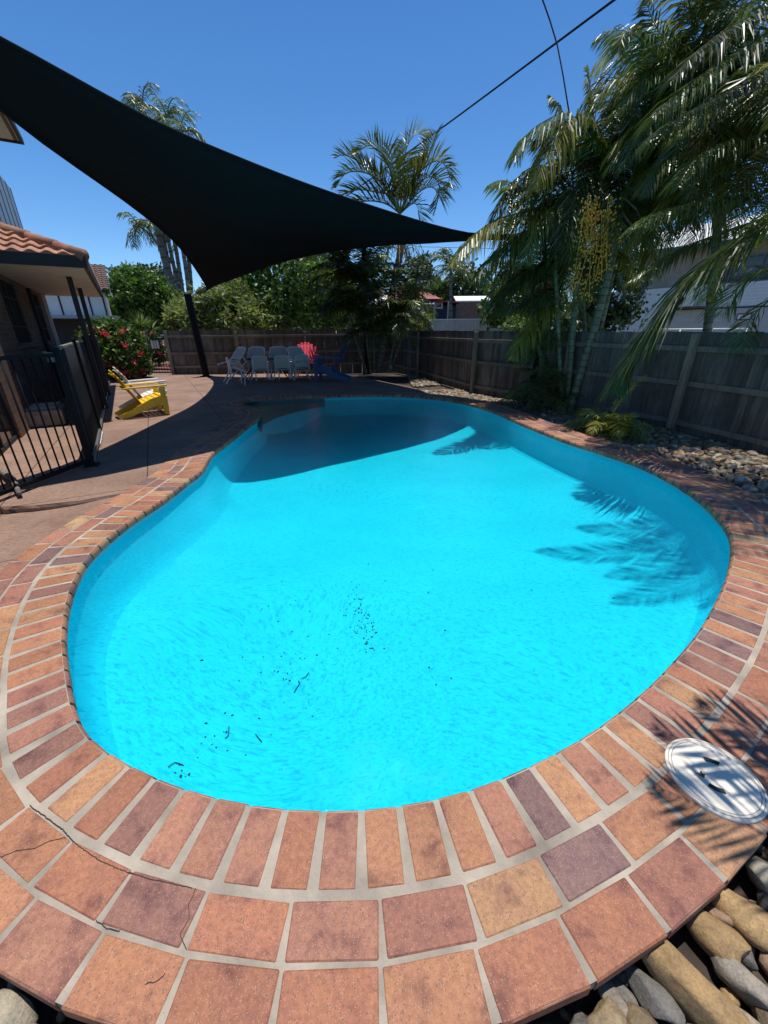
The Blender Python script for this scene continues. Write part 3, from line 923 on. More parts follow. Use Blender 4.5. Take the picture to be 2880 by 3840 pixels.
m = local(); m.face([(x1 + .38, -.4, zt_ - .05), (x1 + .38, 2.3, rt[1] - .1), (x1 + .38, 2.3, rt[1] + .15), (x1 + .38, -.4, zt_ + .2)]); lbox(m, x1 + .34, x1 + .37, -.4, 2.2, zt_ - .1, zt_ + .05); m.build('barge_board', MA['white'], T)
xa = f2.hit(445, 1190)[0]
m = local(); lbox(m, x0, xa, -1.3, -.02, zb - .16, zb - .02); m.build('awning', MA['galv'], T)
m = local(); lbox(m, x0, xa - .4, -.0, 5, 0, zb - .17); m.build('lower_wall', MA['batten'], T)

# far small house with a solar panel
p = at(425, 1175, 46); T = thing('far_house', 'tiny far white roofed house with a solar panel left of the round tree', 'house', (p.x, p.y, 0))
m = local(); lbox(m, -2.2, 1.1, 0, 3, 0, p.z); m.build('wall', MA['soffit'], T)
m = local(); m.box((-.5, 1.0, p.z + .6), (3.6, 3, .1), Matrix.Rotation(.5, 3, 'X')); rf = m.build('roof', MA['roofwhite'], T)
m = local(); m.box((-.7, .35, p.z + .42), (1.4, 1.4, .06), Matrix.Rotation(.5, 3, 'X')); m.build('solar_panel', MA['solar'], rf)

# red roofed navy house
p = at(1590, 1190, 44); T = thing('red_roof_house', 'low navy blue house with a dark red hip roof beyond the paling fence', 'house', (p.x, p.y, 0))
fr = Frame((p.x, p.y), (p.x + 1, p.y))
xl = fr.hit(1440, 1150)[0]; xr = fr.hit(1632, 1150)[0]; z1 = fr.hit(1600, 1122)[1]; z2 = fr.hit(1540, 1078)[1]; xr2 = fr.hit(1760, 1150)[0]
m = local(); lbox(m, xl, xr, 0, 7, 0, z1); lbox(m, xr, xr2, 1, 7, 0, z1 - .5); m.build('wall', MA['navy'], T)
m = local(); e = .5
a, b_, c_, d_ = Vector((xl - e, -e, z1)), Vector((xr + e, -e, z1)), Vector((xr + e, 7 + e, z1)), Vector((xl - e, 7 + e, z1))
r1, r2 = Vector((xl + 2, 3.5, z2 + .9)), Vector((xr - 3.0, 3.5, z2 + .9))
for fc in ((a, b_, r2, r1), (b_, c_, r2), (c_, d_, r1, r2), (d_, a, r1)): m.face(fc)
m.face([a, d_, c_, b_]); rf = m.build('roof', MA['redroof'], T)
m = local(); m.box(((xr + xr2) / 2 + .4, 3.5, z1 - .25), (xr2 - xr + .6, 7, .12), Matrix.Rotation(.06, 3, 'Y')); m.build('lean_to_roof', MA['redroof'], T)
for px in (1545, 1600):
    x = fr.hit(px, 1150)[0]; zz = fr.hit(px, 1138)[1]
    m = local(); lbox(m, x - .5, x + .5, -.02, 0, zz - 1.3, zz - .1); w_ = m.build('window', MA['glass'], T)
    m = local(); m.box((x, -.35, zz), (1.3, .7, .05), Matrix.Rotation(.3, 3, 'X')); m.build('awning', MA['white'], w_)
for px in (1628, 1680): x = fr.hit(px, 1150)[0]; m = local(); m.tube([(x, -.1, 0), (x, -.1, z1 - .2)], .06, 6); m.build('downpipe', MA['soffit'], T)
x, zz = fr.hit(1650, 1141); m = local(); lbox(m, x - .4, x + .4, .9, .98, zz - .35, zz + .35); w_ = m.build('window', MA['white'], T); m = local(); lbox(m, x - .22, x + .22, .88, .9, zz - .2, zz + .2); m.build('pane', MA['glass'], w_)

# a white roof seen between the palms, and another behind the big clump
p = at(1360, 1130, 40); T = thing('white_roof_shed', 'small white roofed tan building glimpsed through the palm clump', 'shed', (p.x, p.y, 0))
m = local(); lbox(m, -.6, 1.7, 0, 3, 0, p.z - .3); m.build('wall', mat('tan wall', (.32, .22, .12), .8), T)
m = local(); m.box((0, 1.4, p.z + .15), (4.2, 3.5, .1), Matrix.Rotation(.35, 3, 'X') @ Matrix.Rotation(-.1, 3, 'Y')); m.build('roof', MA['roofwhite'], T)
p = at(1830, 1120, 38); T = thing('pale_roof_house', 'pale roofed brick house mostly hidden behind the drooping palm fronds', 'house', (p.x, p.y, 0))
m = local(); lbox(m, -2.0, 4.5, .8, 4, 0, p.z - .2); m.build('wall', MA['brick'], T)
m = local(); m.box((1.2, 1.6, p.z + .1), (7.5, 1.5, .1), Matrix.Rotation(.30, 3, 'X')); m.build('roof', MA['roofwhite'], T)

# zinc sheet fence beyond
T = thing('sheet_fence', 'pale grey sheet metal fence beyond the timber palings', 'fence', at(1500, 1245, 30))
pts = [at(1480, 1199, 30), at(1560, 1199, 30), at(1635, 1199, 30), at(1708, 1198, 30), at(1780, 1197, 30), at(1850, 1198, 30), at(1915, 1196, 30), at(1985, 1197, 30), at(2060, 1194, 29)]
for a, b_ in zip(pts[:-1], pts[1:]):
    m = MB(); n_ = 24; rows = [[], []]
    for i in range(n_ + 1):
        q = a.lerp(b_, i / n_ * .985); o_ = .03 * math.sin(i * math.pi / 2 + .7); zz = a.z + rnd.uniform(-.01, .01)
        rows[0].append((q.x, q.y + o_, 0)); rows[1].append((q.x, q.y + o_, zz))
    m.grid(rows); o = m.build('sheet_panel', MA['sheet'], T); md = o.modifiers.new('t', 'SOLIDIFY'); md.thickness = .01
m = MB(); m.bar(pts[1] + Vector((0, -.06, 0)), pts[-1] + Vector((0, -.06, 0)), .06, .05); m.build('cap_rail', MA['white'], T)
p = at(1900, 1190, 29.5); m = MB(); m.box((p.x, p.y - .1, p.z), (1.0, .3, .3), bev=.03); tag(m.build('utility_box', MA['white']), 'small white box on top of the grey sheet fence behind the palms', 'box')

# garage house on the right
ga, gb = at(2180, 1240, 27), at(2880, 1240, 20); gf = Frame((ga.x, ga.y), (gb.x, gb.y))
T = thing('garage_house', 'two storey white weatherboard house with roller garage doors over the right fence', 'house', gf.o, rz=gf.rz)
xe = gf.hit(2950, 1200)[0] + 1.5; xs = gf.hit(2230, 1200)[0]; zm = gf.hit(2600, 1072)[1]; ztp = gf.hit(2600, 938)[1]; zdoor = gf.hit(2600, 1162)[1]
m = local(); k = 0; zz = 0; rows = []
while zz < zm: rows.append([(xs, -.0, zz), (xe, -.0, zz)]); rows.append([(xs, -.035, zz + .005), (xe, -.035, zz + .005)]); zz += .14
rows.append([(xs, 0, zm), (xe, 0, zm)]); m.grid(rows); lbox(m, xs, xe, .01, 6, 0, zm); m.build('weatherboard_wall', MA['white'], T)
lbw = mat('upper cladding', (.34, .30, .24), .8, .15, 3)
m = local(); lbox(m, xs + .8, xe, .25, 6, zm, ztp); m.build('upper_wall', lbw, T)
m = local(); lbox(m, gf.hit(2640, 1000)[0], xe - .5, .18, .25, zm + .1, ztp - .5); wb = m.build('window_band', MA['glass'], T)
m = local()
xq = gf.hit(2640, 1000)[0]
while xq < xe: lbox(m, xq - .04, xq + .04, .1, .18, zm + .05, ztp - .45); xq += 1.1
for zz in (zm + .05, zm + .65, ztp - .5): lbox(m, gf.hit(2640, 1000)[0], xe, .12, .17, zz - .03, zz + .03)
m.build('window_frame', mat('grey frame', (.12, .13, .15), .5), wb)
for a, b_ in ((2496, 2652), (2676, 2930)):
    xa, xb = gf.hit(a, 1200)[0], gf.hit(b_, 1200)[0]
    m = local(); zz = .0; rows = []
    while zz < zdoor: rows.append([(xa, -.05, zz), (xb, -.05, zz)]); rows.append([(xa, -.065, zz + .06), (xb, -.065, zz + .06)]); zz += .12
    m.grid(rows); dr = m.build('garage_door', mat('door paint', (.50, .48, .46), .6, .05), T)
    m = local(); lbox(m, xa - .05, xb + .05, -.08, -.036, zdoor, zdoor + .06); lbox(m, xa - .06, xa, -.08, -.036, 0, zdoor); m.build('door_frame', MA['batten'], dr)
xa, za = gf.hit(2792, 1188); m = local(); lbox(m, xa - .28, xa + .28, -.09, -.067, za - .14, za + .14); w_ = m.build('letter_panel', MA['batten'], T); m = local(); lbox(m, xa - .24, xa + .24, -.10, -.091, za - .10, za + .10); m.build('pane', MA['white'], w_)
m = local(); lbox(m, xs + .3, xe, -.55, .25, ztp, ztp + .05); m.build('eave_soffit', lbw, T)
m = local(); lbox(m, xs + .3, xe, -.67, -.55, ztp - .05, ztp + .15); m.build('gutter', MA['gutter'], T)
m = local(); rows = []
for i in range(int((xe - xs) / .05)):
    x = xs + .3 + i * .05; o_ = .02 * math.sin(i * 1.2); rows.append([(x, -.68, ztp + .16 + o_), (x, 4.0, ztp + 1.75 + o_)])
m.grid(rows); m.build('roof', MA['roofwhite'], T)
xa, za = gf.hit(2575, 1128); m = local(); lbox(m, xa - .5, xa + .5, -.45, -.1, za - .28, za + .28); ac = m.build('air_conditioner', MA['cream'], T)
m = local(); m.tube([(xa - .18, -.46, za), (xa - .18, -.452, za)], .22, 20); m.build('fan_grille', MA['batten'], ac)
m = local(); lbox(m, xa - .7, xa + .9, -.5, -.05, za - .33, za - .29); m.build('bracket', mat('rust', (.14, .06, .03), .9), ac)
# bollard top rail in front of the garage
a, b_ = at(2440, 1236, 17), at(2800, 1233, 15.5)
T = thing('boat_trailer_rail', 'white metal rail showing just above the palings in front of the garage', 'rail', (a.x, a.y, 0))
m = MB(); m.tube([a, b_], .03, 8); m.build('rail', MA['white'], T, smooth=True)
for q in (0, .33, .66, 1): p = a.lerp(b_, q); m = MB(); m.tube([(p.x, p.y, 0), (p.x, p.y, p.z + .02)], .03, 8); m.build('post', MA['white'], T, smooth=True)


# storage sign
def text(body, size, loc, rot, m_, parent, name='lettering', ext=.004):
    cu = bpy.data.curves.new(name, 'FONT'); cu.body = body; cu.size = size; cu.align_x = 'CENTER'; cu.align_y = 'CENTER'; cu.extrude = ext
    o = bpy.data.objects.new(name, cu); C.objects.link(o); bpy.context.view_layer.update()
    dg = bpy.context.evaluated_depsgraph_get(); me = bpy.data.meshes.new_from_object(o.evaluated_get(dg)); bpy.data.objects.remove(o)
    o = bpy.data.objects.new(name, me); C.objects.link(o); me.materials.clear(); me.materials.append(m_); o.location = loc; o.rotation_euler = rot; o.parent = parent; return o


p = at(2214, 1130, 19); T = thing('storage_sign', 'orange STORAGE sign glimpsed between the palm trunks', 'sign', (p.x, p.y, 0))
m = local(); m.box((0, 0, p.z), (1.0, .04, .40)); m.build('lower_board', MA['orange'], T)
q = at(2216, 1085, 19); m = local(); dz = q.z - p.z
m.bar((q.x - p.x, 0, q.z - .38), (q.x - p.x, 0, q.z + .38), .40, .04, upv=(0, 1, 0)); m.build('upper_board', MA['orange'], T)
text('STORAGE', .21, (0, -.03, p.z), (math.pi / 2, 0, 0), MA['batten'], T)
for x in (-.45, .45): m = local(); m.tube([(x, .05, 0), (x, .05, q.z + .3)], .03, 8); m.build('post', MA['galv'], T)

# parked car far left
p = at(612, 1243, 40); T = thing('parked_car', 'pale blue car parked beyond the gate, only its roof and glass clear', 'car', (p.x, p.y, 0), rz=.1)
m = local(); prof = [(-2.1, .35), (-2.1, .85), (-1.5, .98), (-.9, 1.40), (.6, 1.44), (1.3, 1.0), (2.1, .85), (2.15, .35)]
m.grid([[(x, y, z) for x, z in prof] for y in (-.8, .8)]); m.face([(x, -.8, z) for x, z in prof]); m.face([(x, .8, z) for x, z in prof][::-1]); m.build('body', MA['car'], T)
m = local(); m.face([(-1.3, -.81, 1.0), (1.1, -.81, 1.0), (.5, -.81, 1.36), (-.85, -.81, 1.33)]); o = m.build('side_window', MA['glass'], T)
for x in (-1.3, 1.35): m = local(); m.tube([(x, -.84, .32), (x, -.6, .32)], .32, 16); m.build('wheel', MA['tyre'], T)

# gate at the back left
ga0, ga1 = P2(520, 1398), P2(652, 1402); gz = zfor((ga1.x, ga1.y), 1270)
T = thing('garden_gate', 'black bar gate with a white plate left of the timber fence', 'gate', (ga0.x, ga0.y, 0))
for zz, nm in ((.16, 'bottom_rail'), (gz, 'top_rail')): m = MB(); m.bar((ga0.x, ga0.y, zz), (ga1.x, ga1.y, zz), .035, .05); m.build(nm, MA['black'], T)
for i in range(1, 13): p = ga0.lerp(ga1, i / 13); m = MB(); m.tube([(p.x, p.y, .02), (p.x, p.y, gz)], .011, 6); m.build('bar', MA['black'], T)
for p in (ga0, ga1): m = MB(); m.box((p.x, p.y, gz / 2 + .1), (.07, .07, gz + .25)); m.build('post', MA['black'], T)
p = at(582, 1292, ga0.lerp(ga1, .45).y - .05); m = MB(); m.box(p, (.34, .012, .30)); m.build('plate', MA['white'], T)

# power lines
for nm, pts, r_, lb in (('power_line', [at(2420, -80, 14), at(2300, 2, 16), at(1640, 492, 26), at(1300, 735, 34)], .035, 'thick black overhead cable crossing the sky to the centre palm'),
                        ('thin_wire', [at(2000, -90, 15), at(2035, 0, 15), at(2090, 170, 14.6), at(2128, 385, 14), at(2150, 520, 14)], .018, 'thin overhead wire dropping towards the right palm clump')):
    m = MB(); m.tube(spline([Vector(p) for p in pts], 1.0, False), r_, 6); tag(m.build(nm, MA['black']), lb, 'cable')
p0_, p1_ = at(1560, 925, 30), at(1850, 932, 32); m = MB(); m.tube([p0_, p1_], .012, 4); tag(m.build('thin_wire', MA['black']), 'faint level wire below the sail right of the centre palm', 'cable')

# ---------------------------------------------------------------- furniture


def adirondack(label, loc, rz, m_, sc=1.0, group='adirondack chairs round the pool'):
    """x = forward (sitting direction), built at real size"""
    T = thing('adirondack_chair', label, 'chair', loc, group, rz); T.scale = (sc, sc, sc)
    def add(nm, mb, par=T): o = mb.build(nm, m_, par); o.matrix_parent_inverse = Matrix.Identity(4); return o
    for s_ in (-1, 1):
        y = .27 * s_
        m = local()            # long slanting side board: seat front to the ground behind
        pr = [(.40, .36), (.40, .27), (.30, .24), (-.40, .0), (-.52, .0), (-.545, .035), (-.53, .075), (-.44, .10), (-.10, .25), (.10, .34), (.30, .385)]
        for fc in ([(x, y - .012, z) for x, z in pr], [(x, y + .012, z) for x, z in pr][::-1]): m.face(fc)
        m.grid([[(x, y - .012, z) for x, z in pr + pr[:1]], [(x, y + .012, z) for x, z in pr + pr[:1]]]); add('side_board', m)
        m = local(); m.bar((.335, .30 * s_, 0), (.335, .30 * s_, .55), .028, .10, upv=(1, 0, 0), bev=.004); m.bar((.30, .30 * s_, .47), (.30, .30 * s_, .55), .02, .06, upv=(1, 0, 0)); add('front_leg', m)
        m = local(); y2 = .335 * s_
        pr = [(.42, -.055), (.44, 0), (.42, .06), (.10, .07), (-.30, .035), (-.38, .015), (-.38, -.03), (-.2, -.05), (.2, -.06)]
        zz = lambda x: .565 + .02 * (x + .38)
        for dz in (0, .022): f_ = [(x, y2 + v * s_ , zz(x) + dz) for x, v in pr]; m.face(f_ if dz else f_[::-1])
        m.grid([[(x, y2 + v * s_, zz(x)) for x, v in pr + pr[:1]], [(x, y2 + v * s_, zz(x) + .022) for x, v in pr + pr[:1]]]); add('armrest', m)
    xs = [.39, .31, .22, .13, .04, -.05]
    m = local()
    for i, x in enumerate(xs):
        z = .385 - .015 * (i == 0) - max(0, (i - 1)) * .030 ; m.box((x, 0, z), (.082, .56, .018), Matrix.Rotation(-.0 - .33 * (i > 1), 3, 'Y'), bev=.004)
    add('seat', m)
    m = local(); n_ = 7
    for i in range(n_):
        q = (i - (n_ - 1) / 2); y0 = q * .066; y1 = q * .094; hgt = .74 - .018 * q * q * .9
        a = Vector((-.09, y0, .26)); dr = Vector((-.50, 0, .866)); b_ = a + dr * hgt; b_.y = y1
        m.bar(a, b_, (.072), .018, upv=(.866, 0, .5), bev=.006)
        tp = b_ - dr * .01; m.tube([tp - Vector((.866, 0, .5)) * .009, tp + Vector((.866, 0, .5)) * .009], .036, 14)
    add('backrest', m)
    m = local(); m.box((-.30, 0, .565), (.03, .66, .05), bev=.004); m.box((-.455, 0, .82), (.02, .44, .05), Matrix.Rotation(-.5, 3, 'Y')); add('back_rail', m)
    m = local(); m.box((.395, 0, .31), (.02, .54, .10)); add('front_apron', m)
    return T


ya, yb = g(455, 1572), g(628, 1552)
ang = math.atan2(yb.y - ya.y, yb.x - ya.x)
sc = (yb - ya).length / .86
print('adirondack scale', round(sc, 2), ya, yb)
bx = Vector((math.cos(ang), math.sin(ang), 0)); by = Vector((-bx.y, bx.x, 0))
o_ = ya + bx * .52 * sc + by * .28 * sc; sc = min(sc, 1.3)
adirondack('bright yellow adirondack chair in the sun beside the screened fence', (o_.x, o_.y, 0), ang, MA['yellow'], sc)
w_ = o_ + by * .90 * sc + bx * .20
adirondack('white adirondack chair just behind the yellow one', (w_.x, w_.y, 0), ang, MA['cream'], sc)
pk = g(1150, 1412); adirondack('coral pink adirondack chair half in shade by the back fence', (pk.x, pk.y, 0), R(-84), MA['pink'], 1.28)
bl = g(1240, 1424); adirondack('dark blue adirondack chair turned left in the shade by the palms', (bl.x, bl.y, 0), R(176), MA['blue'], 1.25)
del w_


def dining(label, M_, T0=None):
    """sling chair, facing +y, origin on the ground under the seat"""
    T = thing('sling_chair', label, 'chair', (0, 0, 0), 'grey sling chairs stacked round the table'); T.matrix_world = M_
    def add(nm, mb, mt): o = mb.build(nm, mt, T, smooth=True); o.matrix_parent_inverse = Matrix.Identity(4); return o
    m = local()
    for s_ in (-1, 1):
        x = .26 * s_
        m.tube(spline([Vector(p) for p in ((.30 * s_, -.34, 0), (.285 * s_, -.26, .20), (x, -.20, .42), (x, -.24, .66), (x * .93, -.33, .90))], .05, False), .023, 8)
        m.tube(spline([Vector(p) for p in ((.29 * s_, .30, 0), (.285 * s_, .27, .3), (.285 * s_, .22, .58), (.285 * s_, .05, .635), (x * 1.04, -.20, .63))], .05, False), .023, 8)
        m.tube([(x, -.20, .42), (x, .24, .44)], .019, 8)
    m.tube(spline([Vector(p) for p in ((-.242, -.33, .90), (-.16, -.345, .935), (0, -.35, .95), (.16, -.345, .935), (.242, -.33, .90))], .04, False), .023, 8)
    m.tube([(-.26, .24, .44), (.26, .24, .44)], .019, 8); m.tube([(-.26, -.20, .42), (.26, -.20, .42)], .012, 8)
    add('frame', m, MA['steel'])
    m = local(); rows = []
    for i, (y, z, hw) in enumerate(((.235, .445, .25), (.0, .425, .25), (-.15, .43, .25))): rows.append([(hw * q, y, z - .012 * (1 - q * q)) for q in (-1, -.5, 0, .5, 1)])
    m.grid(rows); o = add('seat', m, MA['sling'])
    m = local(); rows = []
    for y, z, hw, a in ((-.205, .47, .25, 0), (-.235, .64, .25, 0), (-.28, .78, .245, 0), (-.335, .905, .235, .035)): rows.append([(hw * q, y - .02 * (1 - q * q), z + a * (1 - q * q)) for q in (-1, -.5, 0, .5, 1)])
    m.grid(rows); add('backrest', m, MA['sling'])
    return T


def place(px, py, rz, z=0, tip=0, sc=1.0, dy=0):
    p = g(px, py); p.z = z
    return Matrix.Translation(p) @ Matrix.Rotation(rz, 4, 'Z') @ Matrix.Rotation(tip, 4, 'X') @ Matrix.Scale(sc, 4)


tc_ = g(1000, 1422); TZ = .70
T = thing('patio_table', 'dark oval patio table buried under the stacked grey chairs', 'table', (tc_.x, tc_.y + .35, 0))
m = local(); n_ = 40
top = [(1.15 * math.cos(2 * math.pi * i / n_), .55 * math.sin(2 * math.pi * i / n_)) for i in range(n_ + 1)]
m.grid([[(x * .98, y * .98, TZ - .03) for x, y in top], [(x, y, TZ - .015) for x, y in top], [(x * .985, y * .985, TZ) for x, y in top]])
m.face([(x * .985, y * .985, TZ) for x, y in top[:-1]]); m.face([(x * .98, y * .98, TZ - .03) for x, y in top[:-1]][::-1]); m.build('tabletop', MA['glass'], T)
for sx in (-1, 1):
    for sy in (-1, 1): m = local(); m.tube(spline([Vector((sx * .5, sy * .25, TZ - .03)), Vector((sx * .55, sy * .2, .35)), Vector((sx * .8, sy * .42, 0))], .08, False), .022, 8); m.build('leg', MA['black'], T, smooth=True)
LOW = [(880, 1445, R(-62), 'lower grey sling chair at the left end, turned side on'), (985, 1431, R(3), 'lower grey sling chair, second from left, back to the pool'),
       (1068, 1429, R(-4), 'lower grey sling chair, third from left, back to the pool'), (1135, 1424, R(30), 'lower grey sling chair at the right end with splayed legs')]
for px, py, rz, lb in LOW: dining(lb, place(px, py - 2, rz, 0.0, R(-14), .80) @ Matrix.Diagonal((1.2, 1.1, 1, 1)))
UP = [(905, 1395, R(-40), 'upper grey sling chair tipped over the left end of the table'), (970, 1393, R(3), 'upper grey sling chair tipped on the table, second from left'),
      (1050, 1392, R(8), 'upper grey sling chair tipped on the table, third from left'), (1118, 1395, R(38), 'upper grey sling chair tipped over the right end of the table')]
for px, py, rz, lb in UP:
    p = g(px, py + 28)
    Mx = Matrix.Translation(Vector((p.x, p.y + .10, .83))) @ Matrix.Rotation(rz, 4, 'Z') @ Matrix.Rotation(R(-58), 4, 'X') @ Matrix.Diagonal((1.1, 1, 1.05, 1)) @ Matrix.Translation((0, .25, -.70))
    dining(lb, Mx)
for px, lb in ((940, 'rear grey sling chair behind the left of the table'), (1028, 'rear grey sling chair behind the middle of the table'), (1092, 'rear grey sling chair behind the right end of the table, back standing highest')):
    dining(lb, place(px, 1398, R(180) + rnd.uniform(-.15, .15), sc=1.0))

# ---------------------------------------------------------------- skimmer lid and the leaf on it
T = thing('skimmer_lid', 'round white plastic skimmer lid set in the paving at lower right', 'lid', (LIDC.x, LIDC.y, 0), rz=.5)
def disc(m, r0_, r1_, z, n_=64): m.grid([[(math.cos(2 * math.pi * i / n_) * r_, math.sin(2 * math.pi * i / n_) * r_, z) for i in range(n_ + 1)] for r_ in (r1_, r0_)])
LR = .152
m = local(); pr = [(LR, -.03), (LR, .006), (LR - .003, .009), (LR - .008, .010), (LR - .010, .007), (LR - .012, .010), (LR - .018, .010), (LR - .020, .007), (LR - .022, .011), (LR - .03, .013), (.001, .014)]
m.grid([[(math.cos(2 * math.pi * i / 64) * r_, math.sin(2 * math.pi * i / 64) * r_, z) for i in range(65)] for r_, z in pr]); m.build('disc', MA['lid'], T, smooth=False)
m = local()
for r_ in (LR - .010, LR - .020): disc(m, r_ - .0012, r_ + .0012, .0085)
m.build('groove', MA['ringgrey'], T)
for a in (R(-150), R(35)):
    m = local(); n_ = 8; m.grid([[(math.cos(a + .8 * (i / n_ - .5)) * r_, math.sin(a + .8 * (i / n_ - .5)) * r_, .0155) for i in range(n_ + 1)] for r_ in (.068, .050)]); m.build('finger_slot', MA['slot'], T)
lf = g(2630, 2905, .02)
m = MB()
for k in range(5):
    a = k * 1.25; e = Vector((math.cos(a) * .016, math.sin(a) * .012, .006 * (k % 2))); s_ = Vector((-math.sin(a), math.cos(a), .3)) * .005
    m.face([lf, lf + e * .5 + s_, lf + e, lf + e * .5 - s_])
m.tube([lf, lf + Vector((-.022, .006, .004))], .0012, 5); tag(m.build('dead_leaf', MA['deadleaf']), 'small curled brown leaf lying on the white lid', 'leaf')

# ---------------------------------------------------------------- litter in the pool
m = MB(); q = random.Random(3)
cl = [(790, 1320, 22, 45, 70), (770, 1270, 35, 40, 22), (640, 1420, 60, 90, 26), (560, 1390, 120, 120, 16), (480, 1590, 60, 50, 12), (900, 1330, 150, 120, 16), (400, 1670, 40, 30, 7), (1150, 1180, 220, 120, 12), (700, 1250, 120, 60, 10)]
for cx_, cy_, sx, sy, n_ in cl:
    for _ in range(n_):
        p = g((cx_ + q.gauss(0, sx * .6)) * D, (cy_ + q.gauss(0, sy * .6)) * D, -.60); v = Vector((p.x, p.y))
        if not inside(v, b2) or dist_edge(v) < .12: continue
        zf_ = floor_z(v); s_ = q.uniform(.0028, .0075)
        m.blob((p.x, p.y, zf_ + .004), (s_ * q.uniform(1, 1.8), s_, s_ * .5), Matrix.Rotation(q.uniform(0, 6), 3, 'Z'), q.randint(0, 999), nu=6, nv=4)
m.build('leaf_litter', MA['litter'], kind='stuff')
for a, b_, c_, lb in (((1125, 2492), (1140, 2485), (1152, 2468), 'curved dark twig on the pool floor, the upper of the centre pair'), ((1096, 2546), (1106, 2528), (1118, 2510), 'short straight dark twig on the pool floor below the curved one'),
                      ((838, 2745), (850, 2732), (852, 2695), 'forked dark twig on the pool floor at lower left'), ((952, 2720), (965, 2738), (976, 2750), 'small bent twig on the pool floor right of the forked one'),
                      ((636, 2890), (660, 2868), (690, 2876), 'thin curled twig near the left coping')):
    pts = []
    for px, py in (a, b_, c_):
        p = g(px, py, -.6); v = Vector((p.x, p.y)); pts.append(Vector((p.x, p.y, floor_z(v) + .01)))
    m = MB(); m.tube(spline(pts, .02, False), .0026, 6); tag(m.build('twig', MA['litter']), lb, 'twig', 'twigs on the pool floor')

# ---------------------------------------------------------------- stones
SCOL = [(.36, .27, .16), (.25, .22, .18), (.40, .33, .23), (.40, .26, .12), (.19, .18, .165), (.50, .44, .33), (.36, .24, .16)]


def stone_mesh(seed, col):
    q = random.Random(seed); bm = bmesh.new(); bmesh.ops.create_icosphere(bm, subdivisions=3, radius=1)
    pl = [(Vector((q.gauss(0, 1), q.gauss(0, 1), q.gauss(0, 1))).normalized(), q.uniform(.45, .85)) for _ in range(9)]
    ph = [q.uniform(0, 6) for _ in range(6)]
    for v in bm.verts:
        c = v.co.copy()
        for n_, d_ in pl:
            t = c.dot(n_) - d_
            if t > 0: c -= n_ * t * .9
        c *= 1 + .13 * math.sin(2.6 * c.x + ph[0]) * math.cos(2.9 * c.y + ph[1]) + .06 * math.sin(5 * c.y + ph[3]) + .03 * math.sin(6 * c.z + ph[2] + 4 * c.x)
        v.co = c
    for f in bm.faces: f.smooth = True
    me = bpy.data.meshes.new('stone'); bm.to_mesh(me); bm.free(); me.materials.append(MA['stone'])
    ca = me.color_attributes.new('col', 'FLOAT_COLOR', 'CORNER'); ca.data.foreach_set('color', list((*col, 1)) * len(me.loops)); return me


SM_ = [stone_mesh(k, SCOL[k % 7]) for k in range(14)]


def stone(p, r_, rot, mesh, label, group, name='river_stone'):
    o = bpy.data.objects.new(name, mesh); C.objects.link(o); o.location = p; o.scale = r_; o.rotation_euler = rot
    return tag(o, label, 'stone', group)


GB = 'big stones below the coping at the bottom of the picture'
BIG = [(2640, 3500, .12, .060, -50, 3, 'long ochre stone striped by frond shadows at lower right'), (2560, 3700, .17, .075, -48, 3, 'largest ochre boulder at lower right'),
       (2400, 3700, .105, .045, -62, 4, 'smooth long grey brown stone next to the coping'), (2780, 3225, .10, .07, 20, 5, 'flat pale cream stone beside the white lid'),
       (2870, 3270, .06, .04, -70, 0, 'rounded tan stone right of the flat cream one'), (2800, 3440, .13, .06, -50, 3, 'long brown stone left by the right frame edge'),
       (2765, 3560, .05, .035, -50, 4, 'small grey stone between two ochre ones'), (2640, 3395, .055, .035, -35, 6, 'pinkish wedge stone tucked under the paving corner'),
       (2230, 3730, .062, .05, 15, 0, 'squarish tan stone beside the paver edge'), (2310, 3660, .055, .026, -60, 4, 'narrow grey stone between the squarish and the long one'),
       (2325, 3780, .06, .04, -70, 1, 'grey green stone at the bottom edge'), (2080, 3800, .038, .035, 0, 4, 'small blue grey stone by the bottom edge'),
       (2800, 3700, .085, .055, -45, 1, 'dark grey stone at the lower right corner'), (85, 3790, .095, .072, -20, 5, 'big pale stone at the lower left corner'),
       (260, 3850, .10, .05, -15, 0, 'tan stone on the bottom edge at lower left'), (2760, 3830, .09, .05, -40, 2, 'mottled stone in the bottom right corner')]
taken = []
for px, py, a, b_, rz, k, lb in BIG:
    p = g(px, py, -.10); p.z = -.125 + b_ * .55; v = Vector((p.x, p.y)); dd = dist_edge(v)
    if dd < BW + b_ * .8:     # keep clear of the paver edge
        i = min(range(NE), key=lambda i: (EDGE[i] - v).length); v = EDGE[i] + NRM[i] * (BW + b_ * .8); p.x, p.y = v.x, v.y
    stone(p, (a, b_, b_ * .8), (rnd.uniform(-.1, .1), rnd.uniform(-.1, .1), R(rz)), SM_[k if rnd.random() < .5 else k + 7], lb, GB); taken.append((v, (a + b_) * .42))
cand = []
q = random.Random(11)


def fx(y):
    for a, b_ in zip(rp[:-1], rp[1:]):
        if a.y >= y >= b_.y: t = (a.y - y) / (a.y - b_.y); return a.x + (b_.x - a.x) * t
    return 7


